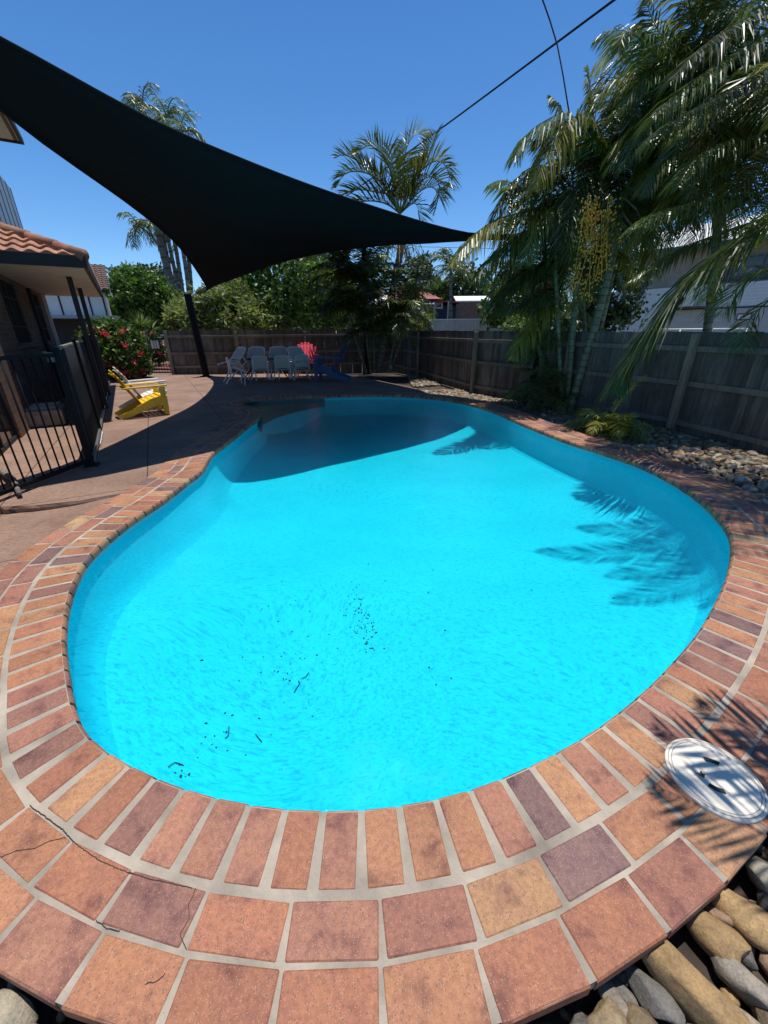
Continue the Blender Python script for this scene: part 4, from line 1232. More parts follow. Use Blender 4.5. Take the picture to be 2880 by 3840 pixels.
sd = .052
y = -.25
while y < 18.0:
    x = -3.5 if y < 1.3 else .2
    while x < min(fx(y) - .12, 6.8):
        v = Vector((x + q.uniform(-.03, .03), y + q.uniform(-.03, .03)))
        if y < 1.3 or x > 1:
            d = dist_edge(v)
            if not inside(v, EDGE) and d > BW + .02 and not (y < 1.3 and x < 0 and d > 1.2) and all((v - t_).length > r_ for t_, r_ in taken):
                if not (y > 12.5 and x < 1.45 - (y - 16.8) * .25 and (v - P2(1440, 1408)).length > 2.8): cand.append(v)
        x += sd * 2 * (1.05 if y < 1.4 else .86)
    y += sd * 2 * (1.0 if y < 1.4 else .82)
for _ in range(240):
    t = q.random(); v = P2(700, 1404).lerp(P2(1180, 1396), t); cand.append(Vector((v.x, v.y - q.uniform(.02, .42))))
print('stones', len(cand))


def visible(v):
    p = Vector((v.x, v.y, -.1)) - CAM; z = p.dot(fwd)
    if z < .1: return False
    X = 1440 + F * p.dot(right) / z; Y = 1920 - F * p.dot(up) / z; return -20 < X < 2900 and 0 < Y < 3860


vis = sorted([v for v in cand if visible(v)], key=lambda v: v.length); ids = {id(v) for v in vis[:278]}
st = MB()
for v in cand:
    nearr = v.y < 1.5
    a = q.uniform(.045, .085) if nearr else q.uniform(.045, .082); b_ = a * q.uniform(.6, .9); hh = a * q.uniform(.4, .6); z = -.14 + hh * .7 + q.uniform(0, .02)
    if id(v) in ids:
        r_ = (q.uniform(-.35, .35), q.uniform(-.35, .35), q.uniform(0, 6.28))
        if nearr: stone((v.x, v.y, z), (a * .8, b_ * .8, hh * .8), r_, q.choice(SM_), 'smaller loose river stone filling in round the big stones below the coping', 'small stones in the near bed')
        else: stone((v.x, v.y, z), (a, b_, hh), r_, q.choice(SM_), 'loose rounded river stone in the bed between the coping and the right fence', 'stones in the right bed')
    else:
        c = q.choice(SCOL); k = q.uniform(.4, .9)  # farther stones toned down, the bed's shade partly put into their colour
        st.blob((v.x, v.y, z), (a, b_, hh), Matrix.Rotation(q.uniform(0, 6.28), 3, 'Z') @ Matrix.Rotation(q.uniform(-.4, .4), 3, 'X'), q.randint(0, 9999), tuple(x * k for x in c), 8, 5, .25)
for _ in range(1500):
    v = Vector((q.uniform(-1.6, 2.0), q.uniform(-.2, 1.4))) if q.random() < .5 else Vector((q.uniform(1.5, 6), q.uniform(1.4, 9)))
    if inside(v, EDGE) or dist_edge(v) < BW - .05: continue
    a = q.uniform(.012, .032); c = q.choice(SCOL); k = q.uniform(.5, 1.2)
    st.blob((v.x, v.y, -.14 + a * .5), (a, a * .75, a * .6), Matrix.Rotation(q.uniform(0, 6.28), 3, 'Z'), q.randint(0, 9999), tuple(x * k for x in c), 7, 4, .3)
st.build('pebble_bed', MA['stone'], smooth=True, kind='stuff')

# ---------------------------------------------------------------- plants
ZUP = Vector((0, 0, 1))


def rcol(q, base=1.0, yel=.12):
    k = q.uniform(.6, 1.45) * base
    if q.random() < yel: return (k * 1.9, k * 1.35, k * .7)
    return (k, k, k * q.uniform(.8, 1.15))


def leaflet(mb, p, d, side, L, W, droop, col):
    """narrow pointed blade that bends down along its length"""
    d = d.normalized(); w0 = side * W * .5
    p1 = p + d * L * .5 + Vector((0, 0, -droop * L * .16)); d2 = (d + Vector((0, 0, -droop))).normalized(); p2 = p1 + d2 * L * .5
    n = len(mb.v)
    mb.v.extend([tuple(p + w0 * .35), tuple(p - w0 * .35), tuple(p1 - w0), tuple(p1 + w0), tuple(p2)])
    mb.f.append((n, n + 1, n + 2, n + 3)); mb.f.append((n + 3, n + 2, n + 4)); mb.c.extend([col, col]); mb.m.extend([0, 0])


def frond(mb, pts, LL, q, W=.022, dens=28, vee=.35, droop=.9, rad=.012, base=1.0, start=.12, yel=.1, upv=None, fwdk=.55):
    """a feather leaf along a path of points"""
    P = spline([Vector(p) for p in pts], .08, False); P = resample(P, 1.0 / dens, False); n_ = len(P)
    cr = rcol(q, base, yel)
    mb.tube(P[::max(1, n_ // 14)] + [P[-1]], [rad * (1 - .75 * i / 15) for i in range(len(P[::max(1, n_ // 14)]) + 1)], 5, (cr[0] * 1.5, cr[1] * 1.4, cr[2] * .9), False)
    fb_ = rcol(q, base, yel)
    for i in range(int(n_ * start), n_ - 1):
        t = i / n_; T_ = (P[min(i + 1, n_ - 1)] - P[i - 1]).normalized(); U = upv or ZUP
        S = T_.cross(U)
        if S.length < .25: S = T_.cross(Vector((.3, .9, .2)))
        S.normalize(); N = S.cross(T_).normalized()
        env = math.sin(math.pi * min(1, (t * .93 + .10))) ** .6
        for s_ in (-1, 1):
            if q.random() < .05: continue
            d = S * s_ + T_ * (fwdk + .9 * t * t) + N * (vee + q.uniform(-.15, .15)) + Vector((q.uniform(-.1, .1), q.uniform(-.1, .1), q.uniform(-.1, .1)))
            L = LL * env * q.uniform(.85, 1.1); k = q.uniform(.8, 1.25)
            leaflet(mb, P[i], d, (T_ * .75 + N * q.uniform(-.6, .6)).normalized(), L, W * q.uniform(.8, 1.2), droop * q.uniform(.6, 1.3), tuple(c * k for c in fb_))


def auto(base, az, el, L, q, curl=1.0, wind=Vector((0, 0, 0))):
    """path of an arching frond"""
    p = Vector(base); d = Vector((math.cos(el) * math.cos(az), math.cos(el) * math.sin(az), math.sin(el))); out = [p.copy()]; n_ = 7
    for i in range(n_):
        p = p + d * (L / n_); d = (d + Vector((0, 0, -.22 * curl * (.5 + i / n_))) + wind * .12 * (i + 1) / n_).normalized(); out.append(p.copy())
    return out


def ringtrunk(mb, pts, r0_, r1_, q, ring=.11, colr=(1, 1, 1)):
    P = spline([Vector(p) for p in pts], .1, False); P = resample(P, ring, False); n_ = len(P)
    for i in range(n_ - 1):
        ra = r0_ + (r1_ - r0_) * i / n_; k = q.uniform(.8, 1.2); c = tuple(x * k for x in colr)
        mb.tube([P[i], P[i].lerp(P[i + 1], .88)], [ra, ra * .97], 10, c, False)
        mb.tube([P[i].lerp(P[i + 1], .86), P[i].lerp(P[i + 1], 1.02)], [ra * 1.05, ra * 1.05], 10, tuple(x * .45 for x in c), False)


def PX(pts, Ys):
    out = []
    for i, (x, y) in enumerate(pts):
        Y = Ys if isinstance(Ys, (int, float)) else Ys[0] + (Ys[1] - Ys[0]) * i / (len(pts) - 1)
        out.append(at(x, y, Y))
    return out


def Z6(l): return [(1150 + a * .4219, 400 + b * .4219) for a, b in l]
def Z3(l): return [(1700 + a * .7113, b * .7113) for a, b in l]


q = random.Random(21)
# centre palm
T = thing('palm_tree', 'single palm with recurved grey green fronds above the far fence', 'palm', at(1421, 1385, 16.4))
m = MB(); ringtrunk(m, PX([(1419, 1390), (1445, 1233), (1475, 1070), (1502, 935), (1500, 810)], 16.4), .13, .11, q, .16); m.build('trunk', MA['trunk'], T, smooth=True)
m = MB(); CY = 16.4
for l, dy in (([(830, 950), (720, 500), (620, 380), (560, 340), (460, 400), (425, 450)], -.8), ([(830, 950), (700, 720), (560, 600), (420, 575), (330, 605), (275, 690), (250, 740)], -.4),
              ([(830, 950), (850, 700), (880, 400), (940, 270), (1000, 235), (1070, 285)], .3), ([(830, 950), (930, 680), (1050, 540), (1150, 480), (1230, 520), (1270, 640), (1235, 760)], -.5),
              ([(830, 950), (900, 800), (1050, 640), (1150, 640), (1180, 760), (1130, 960)], .5), ([(830, 950), (760, 800), (620, 760), (450, 740), (290, 800)], .6),
              ([(830, 950), (950, 700), (1090, 440), (1140, 260), (1175, 225)], .8), ([(830, 950), (780, 640), (760, 480), (745, 330)], .9), ([(830, 950), (650, 700), (470, 500), (330, 430), (240, 460)], 1.0),
              ([(830, 950), (960, 860), (1010, 1000)], -.3), ([(830, 950), (1000, 760), (1120, 720), (1220, 840)], .9), ([(830, 950), (700, 860), (520, 840), (360, 900)], -.2)):
    frond(m, PX(Z6(l), (CY, CY + dy)), .92, q, .050, 24, .7, .35, .03, .9, .16, .05)
m.build('crown', MA['palm'], T)
m = MB()
for k in range(26):
    a = q.uniform(0, 6.28); p = at(1497, 925, CY) + Vector((0, 0, q.uniform(-.3, .3))); l = q.uniform(.5, 1.3)
    pts = [p, p + Vector((math.cos(a) * l * .6, math.sin(a) * l * .6, .15)), p + Vector((math.cos(a) * l, math.sin(a) * l, -.5 * l))]; m.tube(spline(pts, .1, False), .012, 4, (2.2, 1.5, .7), False)
    for _ in range(7):
        b_ = pts[1].lerp(pts[2], q.random()); e = b_ + Vector((q.uniform(-.25, .25), q.uniform(-.25, .25), -q.uniform(.1, .5))); m.tube([b_, e], .006, 3, (2.4, 1.5, .5), False)
m.build('flower_stalks', MA['trunk'], T)

# clump of canes under the centre palm
T = thing('cane_palm_clump', 'dark clump of cane palms in the far fence corner behind the blue chair', 'palm', at(1400, 1390, 16.6))
for l in ([(1392, 1400), (1378, 1300), (1372, 1190), (1340, 1080)], [(1455, 1398), (1475, 1300), (1500, 1230), (1530, 1140)], [(1425, 1398), (1440, 1310), (1450, 1230)], [(1375, 1398), (1340, 1290), (1310, 1180)], [(1405, 1398), (1400, 1280), (1395, 1150)], [(1468, 1396), (1492, 1310), (1515, 1250)]):
    m = MB(); ringtrunk(m, PX(l, (16.5, 16.2)), .055, .04, q, .18, (1.1, 1.1, 1.0)); m.build('cane', MA['greenstem'], T, smooth=True)
m = MB()
for cx_, cy_, Y, n_, L in ((1340, 1060, 16.2, 13, 1.9), (1310, 1170, 16.0, 10, 1.5), (1400, 1130, 16.3, 13, 1.9), (1400, 1010, 17.0, 8, 1.6), (1500, 1180, 16.0, 11, 1.5), (1455, 1230, 15.8, 10, 1.3), (1380, 1240, 16, 9, 1.3), (1530, 1120, 16.6, 8, 1.4), (1270, 1010, 16.5, 7, 1.6)):
    b_ = at(cx_, cy_, Y)
    for k in range(int(n_ * 1.9)): frond(m, auto(b_, q.uniform(0, 6.28), q.uniform(-.1, 1.35), L * q.uniform(.7, 1.15), q, 1.3), .58, q, .050, 20, .3, .8, .014, .9, .1, .06)
m.build('crown', MA['palm'], T)

# the big clump on the right
T = thing('golden_cane_palm', 'tall golden cane palm clump with ringed green stems by the right fence', 'palm', at(2120, 1525, 9.2))
for l, r_, Y in (([(2105, 1530), (2098, 1330), (2088, 1120), (2085, 900), (2120, 700)], .045, 9.1), ([(2125, 1535), (2138, 1380), (2152, 1200), (2168, 1000), (2190, 800), (2230, 640)], .062, 9.0),
                 ([(2135, 1540), (2190, 1360), (2240, 1190), (2283, 1020), (2320, 850), (2350, 700)], .082, 8.8), ([(2060, 1500), (2020, 1300), (1990, 1150), (1975, 1000)], .045, 9.6),
                 ([(2150, 1520), (2215, 1340), (2262, 1180), (2300, 1000)], .075, 9.6), ([(2085, 1520), (2055, 1300), (2048, 1100), (2040, 900)], .045, 9.7), ([(2155, 1530), (2190, 1300), (2185, 1120), (2180, 950)], .05, 9.9)):
    m = MB(); ringtrunk(m, PX(l, Y), r_, r_ * .75, q, .13, (1, 1.05, 1)); m.build('cane', MA['greenstem'], T, smooth=True)
m = MB()
TR = [([(800, 900), (700, 700), (600, 600), (480, 640), (380, 720), (305, 870)], 9.0, 8.4, .75), ([(800, 900), (760, 760), (640, 620), (560, 690), (480, 850), (425, 1010)], 8.9, 8.0, .75),
      ([(800, 900), (740, 640), (720, 450), (708, 340)], 9.1, 9.3, .5), ([(800, 900), (880, 640), (900, 480), (925, 400)], 9, 9, .5), ([(800, 900), (1000, 760), (1080, 640), (1150, 760), (1180, 950)], 8.8, 8, .7),
      ([(640, 1050), (400, 1000), (260, 950), (180, 980)], 9.2, 8.8, .6), ([(640, 1050), (400, 1110), (200, 1170), (60, 1300), (-30, 1420)], 9.2, 8.2, .75), ([(660, 1180), (420, 1200), (230, 1330), (90, 1500)], 9.3, 8.4, .7),
      ([(640, 1300), (400, 1420), (250, 1560), (180, 1660)], 9.4, 8.6, .65), ([(640, 1000), (500, 880), (380, 900), (250, 1060), (200, 1200)], 9.2, 8.8, .65), ([(700, 1150), (560, 1080), (440, 1180), (370, 1400)], 9.0, 8.4, .65),
      ([(900, 1100), (1020, 1000), (1180, 1040), (1300, 1180)], 8.8, 7.8, .6), ([(900, 1150), (980, 1180), (1040, 1300), (1050, 1450)], 8.9, 8.2, .6), ([(820, 850), (1000, 600), (1100, 560), (1230, 640)], 9, 8.2, .6),
      ([(780, 900), (640, 760), (560, 560), (500, 500)], 9.3, 9.6, .55), ([(800, 900), (840, 700), (800, 520), (780, 430)], 9.3, 9.8, .5), ([(620, 1500), (420, 1700), (300, 1900)], 9.5, 8.8, .6), ([(650, 1600), (800, 1750), (900, 1900)], 9.5, 9.0, .5)]
for l, y0_, y1_, LL in TR: frond(m, PX(Z3(l), (y0_, y1_)), LL, q, .038, 38, .05, 1.3, .016, 1.15, .10, .2)
for cx_, cy_, Y, n_, L in ((2269, 640, 9.0, 12, 1.9), (2155, 760, 9.3, 14, 1.8), (2050, 900, 9.6, 11, 1.6), (2330, 760, 9.0, 12, 1.8), (2040, 1060, 9.6, 7, 1.4), (2180, 980, 9.9, 7, 1.5), (1975, 1160, 9.6, 6, 1.1), (2240, 880, 9.9, 8, 1.6), (2020, 1290, 9.6, 6, .9)):
    b_ = at(cx_, cy_, Y)
    for k in range(int(n_ * 1.35)): frond(m, auto(b_, q.uniform(0, 6.28), q.uniform(-.3, 1.3), L * q.uniform(.7, 1.15), q, 1.7), .62, q, .030, 28, .1, 1.3, .012, .95, .08, .14)
m.build('crown', MA['palm'], T)
m = MB()
for k in range(16):
    b_ = at(2240 + q.uniform(-50, 50), 745 + q.uniform(-10, 60), 7.9); L = q.uniform(.5, 1.4); e = b_ + Vector((q.uniform(-.3, .3), q.uniform(-.2, .2), -L)); m.tube([b_, e], .005, 3, (1, 1, .8), False)
    for _ in range(40):
        p = b_.lerp(e, q.random()) + Vector((q.gauss(0, .075), q.gauss(0, .06), 0)); m.blob(p, (.015, .015, .017), seed=1, col=(1, 1, 1), nu=5, nv=3)
m.build('fruit_strands', MA['fruit'], T)

# palm crowns on the right, rooted beside the fence
T = thing('fence_palm', 'leafy palm by the right fence whose fronds fill the upper right corner', 'palm', (6.6, 6.4, 0))
m = MB(); ringtrunk(m, [(6.55, 6.9, -.1), (6.3, 7.0, 2), (5.9, 7.0, 4.0)], .09, .07, q); m.build('trunk', MA['greenstem'], T, smooth=True)
m = MB(); ringtrunk(m, [(6.2, 8.0, -.1), (5.9, 8.1, 2), (5.4, 8.2, 4.4)], .08, .06, q); m.build('trunk', MA['greenstem'], T, smooth=True)
m = MB()
TR = [([(1700, 160), (1400, 330), (1150, 520), (1040, 620)], 6.0, 5.6, .7), ([(1720, 330), (1400, 500), (1150, 640), (1000, 760)], 6.4, 6, .7), ([(1720, 700), (1400, 760), (1250, 880), (1180, 1000)], 6.6, 6.2, .65),
      ([(1720, 1000), (1350, 1050), (1050, 1130), (890, 1240)], 6.6, 6.2, .6), ([(1700, 1130), (1400, 1230), (1150, 1340), (900, 1500)], 6.8, 6.6, .6), ([(1720, 560), (1500, 560), (1300, 620), (1180, 720)], 7, 6.6, .65),
      ([(1300, 520), (1180, 300), (1060, 130), (1010, -20)], 7.6, 7.4, .6), ([(1300, 520), (1100, 330), (950, 180), (900, 180), (860, 300)], 7.6, 7.2, .65), ([(1300, 520), (1150, 440), (1010, 420), (900, 560)], 7.6, 7.2, .6),
      ([(1300, 520), (1300, 300), (1250, 120), (1200, 0)], 7.8, 7.8, .6), ([(1300, 520), (1420, 330), (1540, 250), (1660, 270)], 7.8, 7.4, .6), ([(1300, 520), (1260, 640), (1180, 800), (1150, 1000)], 7.4, 7.0, .6),
      ([(1500, 800), (1300, 780), (1100, 860), (1000, 1050)], 7.4, 7.0, .6), ([(1720, 860), (1500, 830), (1330, 900), (1240, 1050)], 7.0, 6.6, .6), ([(1720, 20), (1500, 120), (1300, 260), (1150, 420)], 6.2, 5.8, .65)]
for l, y0_, y1_, LL in TR: frond(m, PX(Z3(l), (y0_, y1_)), LL * .85, q, .028, 50, .1, 1.0, .012, .85, .08, .1)
for cx_, cy_, Y, n_, L in ((2640, 420, 7.8, 16, 1.7), (2760, 620, 7.4, 14, 1.5), (2560, 640, 8.4, 12, 1.6), (2700, 250, 8.0, 10, 1.6), (2860, 380, 7.0, 12, 1.4), (2500, 380, 8.6, 9, 1.6), (2420, 560, 8.8, 10, 1.6), (2480, 760, 8.6, 9, 1.4), (2600, 130, 8.4, 9, 1.6), (2840, 760, 6.8, 8, 1.1)):
    b_ = at(cx_, cy_, Y)
    for k in range(int(n_ * 1.45)): frond(m, auto(b_, q.uniform(0, 6.28), q.uniform(-.3, 1.3), L * q.uniform(.7, 1.2), q, 1.5), .52, q, .026, 34, .12, 1.1, .011, .95, .08, .18)
m.build('crown', MA['palm'], T)

T = thing('poolside_palm', 'palm just outside the right edge with one long frond hanging down across the fence', 'palm', (5.3, 4.6, 0))
m = MB(); ringtrunk(m, [(5.3, 4.2, -.1), (5.2, 4.2, 2.0), (5.0, 4.1, 4.3)], .09, .07, q); m.build('trunk', MA['greenstem'], T, smooth=True)
m = MB()
frond(m, PX([(2960, 790), (2880, 835), (2696, 946), (2553, 1067), (2447, 1209), (2354, 1351), (2298, 1480)], (4.9, 5.6)), 1.0, q, .032, 60, -.05, .55, .014, 1.15, .03, .0)
frond(m, PX([(2960, 700), (2800, 900), (2690, 1010), (2650, 1130)], (4.8, 5.4)), .50, q, .022, 55, .2, .8, .010, 1.5, .15, .6)
frond(m, PX([(2960, 1000), (2850, 1010), (2760, 1090), (2700, 1180)], (4.6, 5.0)), .45, q, .022, 55, .2, .8, .010, 1.4, .1, .6)
frond(m, PX([(2960, 1080), (2880, 1130), (2800, 1220), (2790, 1330)], (4.2, 4.6)), .30, q, .018, 50, .2, .8, .010, .9, .1, .1)
top = Vector((5.0, 4.1, 4.3))
for e in ((1.9, 4.7, 5.2), (2.2, 3.6, 5.1), (2.6, 5.2, 5.3), (3.0, 2.8, 4.9), (2.9, 6.0, 4.9), (4.0, 6.6, 4.7), (3.6, 1.8, 4.7), (3.2, 4.2, 5.5), (2.7, 3.2, 5.0), (2.5, 2.4, 5.0), (3.1, 5.0, 5.1), (3.4, 3.5, 5.2), (3.0, 2.2, 5.1), (2.4, 4.1, 5.4), (2.9, 3.9, 5.0), (3.3, 2.9, 4.9), (2.8, 4.6, 5.2), (3.5, 5.4, 4.9)):
    e = Vector(e); mid_ = top.lerp(e, .5) + Vector((0, 0, .75)); frond(m, [top, top.lerp(mid_, .6) + Vector((0, 0, .25)), mid_, mid_.lerp(e, .6) + Vector((0, 0, .1)), e + Vector((0, 0, -.15))], .55, q, .026, 34, .15, .7, .014, 1.0, .1, .08)
for k in range(26): frond(m, auto(top, q.uniform(-2.2, 2.4), q.uniform(.0, 1.2), q.uniform(1.6, 2.4), q, 1.2), .5, q, .028, 28, .15, .9, .012, .95, .1, .08)
m.build('crown', MA['palm'], T)

T = thing('near_palm', 'overhanging palm at lower right whose leaf shadows fall on the lid and stones', 'palm', (3.2, .2, 0))
m = MB(); ringtrunk(m, [(3.2, .1, -.1), (3.1, .15, 1.2), (2.9, .3, 2.32)], .08, .06, q); m.build('trunk', MA['greenstem'], T, smooth=True)
m = MB(); top = Vector((2.9, .3, 2.3))
for e in ((1.18, 1.42, 1.95), (1.02, 1.18, 1.9), (1.12, .62, 1.85), (1.45, 1.55, 2.1), (1.3, .95, 2.0), (.95, .38, 1.8), (2.3, -.6, 2.1), (3.6, 1.5, 2.4), (3.9, -.5, 2.4)):
    e = Vector(e); mid_ = top.lerp(e, .5) + Vector((0, 0, .25)); frond(m, [top, mid_, e], .50, q, .030, 36, .15, .35, .012, 1.0, .1, .05)
m.build('crown', MA['palm'], T)

# young palm in the bed
b_ = g(2290, 1610); T = thing('young_palm', 'young bushy palm growing from the stones in front of the right fence', 'palm', b_)
m = MB()
for k in range(40): frond(m, auto(b_ + Vector((q.uniform(-.1, .1), q.uniform(-.1, .1), -.1)), q.uniform(0, 6.28), q.uniform(.3, 1.35), q.uniform(.45, .95), q, 1.8), .26, q, .026, 40, .25, .7, .007, 1.7, .2, .35)
frond(m, PX([(2290, 1560), (2330, 1500), (2380, 1440), (2425, 1405)], b_.y - .1), .18, q, .018, 40, .3, .4, .007, 1.6, .1, .5)
m.build('fronds', MA['palm'], T)
b_ = g(2080, 1520); T = thing('low_palm', 'low dark palm suckers at the foot of the cane palm clump', 'palm', b_)
m = MB()
for k in range(26): frond(m, auto(b_ + Vector((q.uniform(-.5, .1), q.uniform(-.2, .3), q.uniform(0, .5))), q.uniform(1.2, 5.2), q.uniform(.1, 1.2), q.uniform(.7, 1.3), q, 1.4), .32, q, .022, 30, .15, .9, .009, .9, .15, .1)
m.build('fronds', MA['palm'], T)


# distant tall palms
def farpalm(label, tr, crowns, Y, r_, n_=15, L=3.2, sp=Vector((0, 0, 0))):
    T = thing('tall_palm', label, 'palm', at(tr[0][0], tr[0][1], Y), 'row of tall palms beyond the left fence')
    m = MB(); ringtrunk(m, PX(tr, Y), r_, r_ * .62, q, .7); m.build('trunk', MA['trunk'], T, smooth=True)
    m = MB()
    for cx_, cy_ in crowns:
        b_ = at(cx_, cy_, Y)
        for k in range(n_): frond(m, auto(b_, q.uniform(0, 6.28), q.uniform(-.3, 1.4), L * q.uniform(.75, 1.1), q, 2.0, sp), .85, q, .09, 7, .1, 1.2, .05, 1.0, .15, .08)
    m.build('crown', MA['palm'], T)


wd = Vector((2.2, 0, -.2))
farpalm('thickest of the tall far palms, its windblown head highest over the sail', [(672, 1230), (628, 1020), (592, 870), (560, 640), (538, 420)], [(536, 395)], 36, .27, 13, 2.4, wd)
farpalm('tall far palm right behind the thickest one', [(672, 1230), (640, 1040), (608, 850), (600, 640), (625, 450)], [(628, 440)], 38, .2, 11, 2.2, wd)
farpalm('slim tall far palm in the middle of the row', [(692, 1230), (660, 1040), (622, 850), (612, 700), (660, 500)], [(680, 495)], 37, .17, 10, 2.2, wd)
farpalm('shorter far palm with its head showing below the sail edge', [(700, 1230), (668, 1030), (580, 900), (540, 830), (500, 850)], [(520, 850)], 37, .14, 14, 2.0)
farpalm('slim grey far palm second from the sail pole', [(702, 1230), (678, 1050), (645, 860), (610, 800)], [(600, 800)], 39, .2, 16, 2.6)
farpalm('slimmest far palm nearest the sail pole', [(718, 1230), (704, 1060), (678, 900), (655, 840)], [(655, 845)], 36, .18, 14, 2.4)
farpalm('far palm whose dead fronds hang beside the sail corner', [(722, 1230), (715, 1060), (702, 920), (690, 860)], [(700, 880)], 38, .2, 10, 2.2, Vector((.5, 0, -1)))
T = thing('dark_far_palm', 'small dark palm peeping between the right clump and the sky', 'palm', at(1690, 1230, 34))
m = MB()
b_ = at(1690, 1000, 34)
for k in range(18): frond(m, auto(b_, q.uniform(0, 6.28), q.uniform(-.2, 1.3), 2.2, q, 1.6), .7, q, .08, 8, .2, 1, .04, .8, .15, .05)
m.build('crown', MA['palm'], T); m = MB(); ringtrunk(m, [at(1690, 1240, 34), b_], .14, .1, q, .5); m.build('trunk', MA['trunk'], T)


# leafy trees
def crown(mb, c, rad, q, n=90, leaf=.10, per=26, cl=.34, base=1.0, light=1.35, shape=1.0, asp=1.6, shell=.55):
    c = Vector(c)
    for k in range(n):
        while True:
            v = Vector((q.uniform(-1, 1), q.uniform(-1, 1), q.uniform(-1, 1)))
            if .02 < v.length < 1: break
        r_ = v.length; v = v / r_ * (shell + (1 - shell) * r_ ** .5) * q.uniform(.86, 1.08)
        if v.z < -.7: v.z *= .6
        cc = c + Vector((v.x * rad[0], v.y * rad[1], v.z * rad[2])); k2 = q.uniform(.65, light) * base
        cr = cl * q.uniform(.6, 1.25)
        for _ in range(per):
            o_ = Vector((q.gauss(0, .45), q.gauss(0, .45), q.gauss(0, .40))) * cr; p = cc + o_
            a = Vector((q.uniform(-1, 1), q.uniform(-1, 1), q.uniform(-.5, .9))).normalized(); b_ = a.cross(Vector((q.uniform(-1, 1), q.uniform(-1, 1), q.uniform(-1, 1)))).normalized()
            s_ = leaf * q.uniform(.6, 1.3); kk = k2 * q.uniform(.75, 1.3); col = (kk, kk, kk * .9)
            n0_ = len(mb.v); mb.v.extend([tuple(p), tuple(p + a * s_ * asp * .5 + b_ * s_ * .5), tuple(p + a * s_ * asp), tuple(p + a * s_ * asp * .5 - b_ * s_ * .5)])
            mb.f.append((n0_, n0_ + 1, n0_ + 2, n0_ + 3)); mb.c.append(col); mb.m.append(0)


def tree(name, label, root, top, rad, mt, n=90, leaf=.12, per=26, cl=.5, trunk=.12, group=None, cat='tree', **kw):
    foot = Vector(root); T = thing(name, label, cat, foot, group); c = Vector(top)
    m = MB(); m.tube([foot, foot.lerp(c, .5), c], [trunk, trunk * .8, trunk * .5], 8)
    for k in range(7):
        a = q.uniform(0, 6.28); s_ = foot.lerp(c, q.uniform(.35, .8)); e = c + Vector((math.cos(a) * rad[0] * .7, math.sin(a) * rad[1] * .7, q.uniform(-.3, .6) * rad[2])); m.tube([s_, s_.lerp(e, .5) + Vector((0, 0, .1)), e], [trunk * .5, trunk * .35, trunk * .12], 6)
    m.build('trunk', MA['bark'], T, smooth=True)
    m = MB(); crown(m, c, rad, q, n, leaf, per, cl, **kw); m.build('crown', mt, T); return T


def pxr(w_px, Y): return w_px * Y / F / .93


def T2(name, label, cx_, cy_, rx, ry, Y, mt, **kw):
    c = at(cx_, cy_, Y); b_ = Vector((c.x, c.y, 0)); rx, ry = pxr(rx, Y), pxr(ry, Y); kw.setdefault('trunk', .12); return tree(name, label, b_, c, (rx, rx, ry), mt, **kw)


T2('round_tree', 'dense round bright green tree beyond the left garden', 528, 1145, 95, 98, 30, MA['leaf'], n=420, leaf=.13, per=52, cl=.36, shell=.8, light=1.7, trunk=.2)
T2('dark_tree', 'dark broad tree behind the round green one', 585, 1090, 62, 58, 44, MA['dark'], n=120, leaf=.30, per=24, cl=.8)
T2('hedge_tree', 'low green tree between the white house and the round tree', 440, 1150, 60, 32, 42, MA['leaf'], n=80, leaf=.3, per=24, cl=.8)
# bunya-like conifer
b_ = at(478, 1240, 55); T = thing('conifer_tree', 'thin dark conifer with tiered branches behind the round tree', 'tree', b_); tp = at(480, 1028, 55)
m = MB(); m.tube([b_, tp], [.25, .05], 8); m.build('trunk', MA['bark'], T); m = MB()
for k in range(40):
    z = k / 40; p = tp.lerp(b_, .02 + z * .75); a = k * 2.4; L = .8 + z * 3.4; e = p + Vector((math.cos(a) * L, math.sin(a) * L, .3))
    for j in range(14): crown(m, p.lerp(e, .25 + .75 * j / 14), (.25, .25, .12), q, 1, .22, 9, .4)
m.build('crown', MA['dark'], T)
T2('feathery_shrub', 'olive green feathery shrub above the back fence', 880, 1190, 150, 82, 24, MA['fine'], n=300, leaf=.10, per=42, cl=.45, asp=3.2, shell=.5, trunk=.1)
T2('leafy_tree', 'large leafy green tree beyond the back fence under the sail', 1060, 1090, 190, 130, 27, MA['leaf'], n=520, leaf=.155, per=46, cl=.55, shell=.6, light=1.8, trunk=.2)
T2('leafy_tree', 'broken lower green tree right of the large leafy one', 1240, 1150, 90, 80, 30, MA['leaf'], n=120, leaf=.22, per=26, cl=.6, trunk=.12)
T2('golden_shrub', 'small golden green shrub above the fence next to the sail pole', 682, 1200, 36, 44, 24, MA['fine'], n=90, leaf=.10, per=40, cl=.3, asp=2.4, shell=.5, base=1.3)
T2('olive_shrub', 'muted olive bushes behind the tall palm trunks', 660, 1170, 60, 60, 33, MA['fine'], n=90, leaf=.14, per=30, cl=.5, base=.7)
T2('feathery_tree', 'sparse dark feathery tree right of the centre palm', 1570, 1030, 40, 45, 30, MA['dark'], n=50, leaf=.16, per=26, cl=.5, base=1.2)
T2('far_tree', 'far green treetop left of the drooping fronds', 1640, 1105, 45, 35, 60, MA['leaf'], n=50, leaf=.4, per=24, cl=1.0)
T2('far_tree', 'far dark treetop behind the drooping palm fronds', 1745, 1090, 70, 52, 60, MA['dark'], n=90, leaf=.4, per=24, cl=1.0)
T2('garden_tree', 'green tree behind the sheet fence among the cane stems', 1950, 1130, 110, 90, 26, MA['leaf'], n=160, leaf=.2, per=24, cl=.5, base=.8)
T2('garden_tree', 'dark reddish leaved tree between the cane palms and the garage', 2290, 1110, 85, 120, 15, MA['dark'], n=120, leaf=.12, per=24, cl=.4)
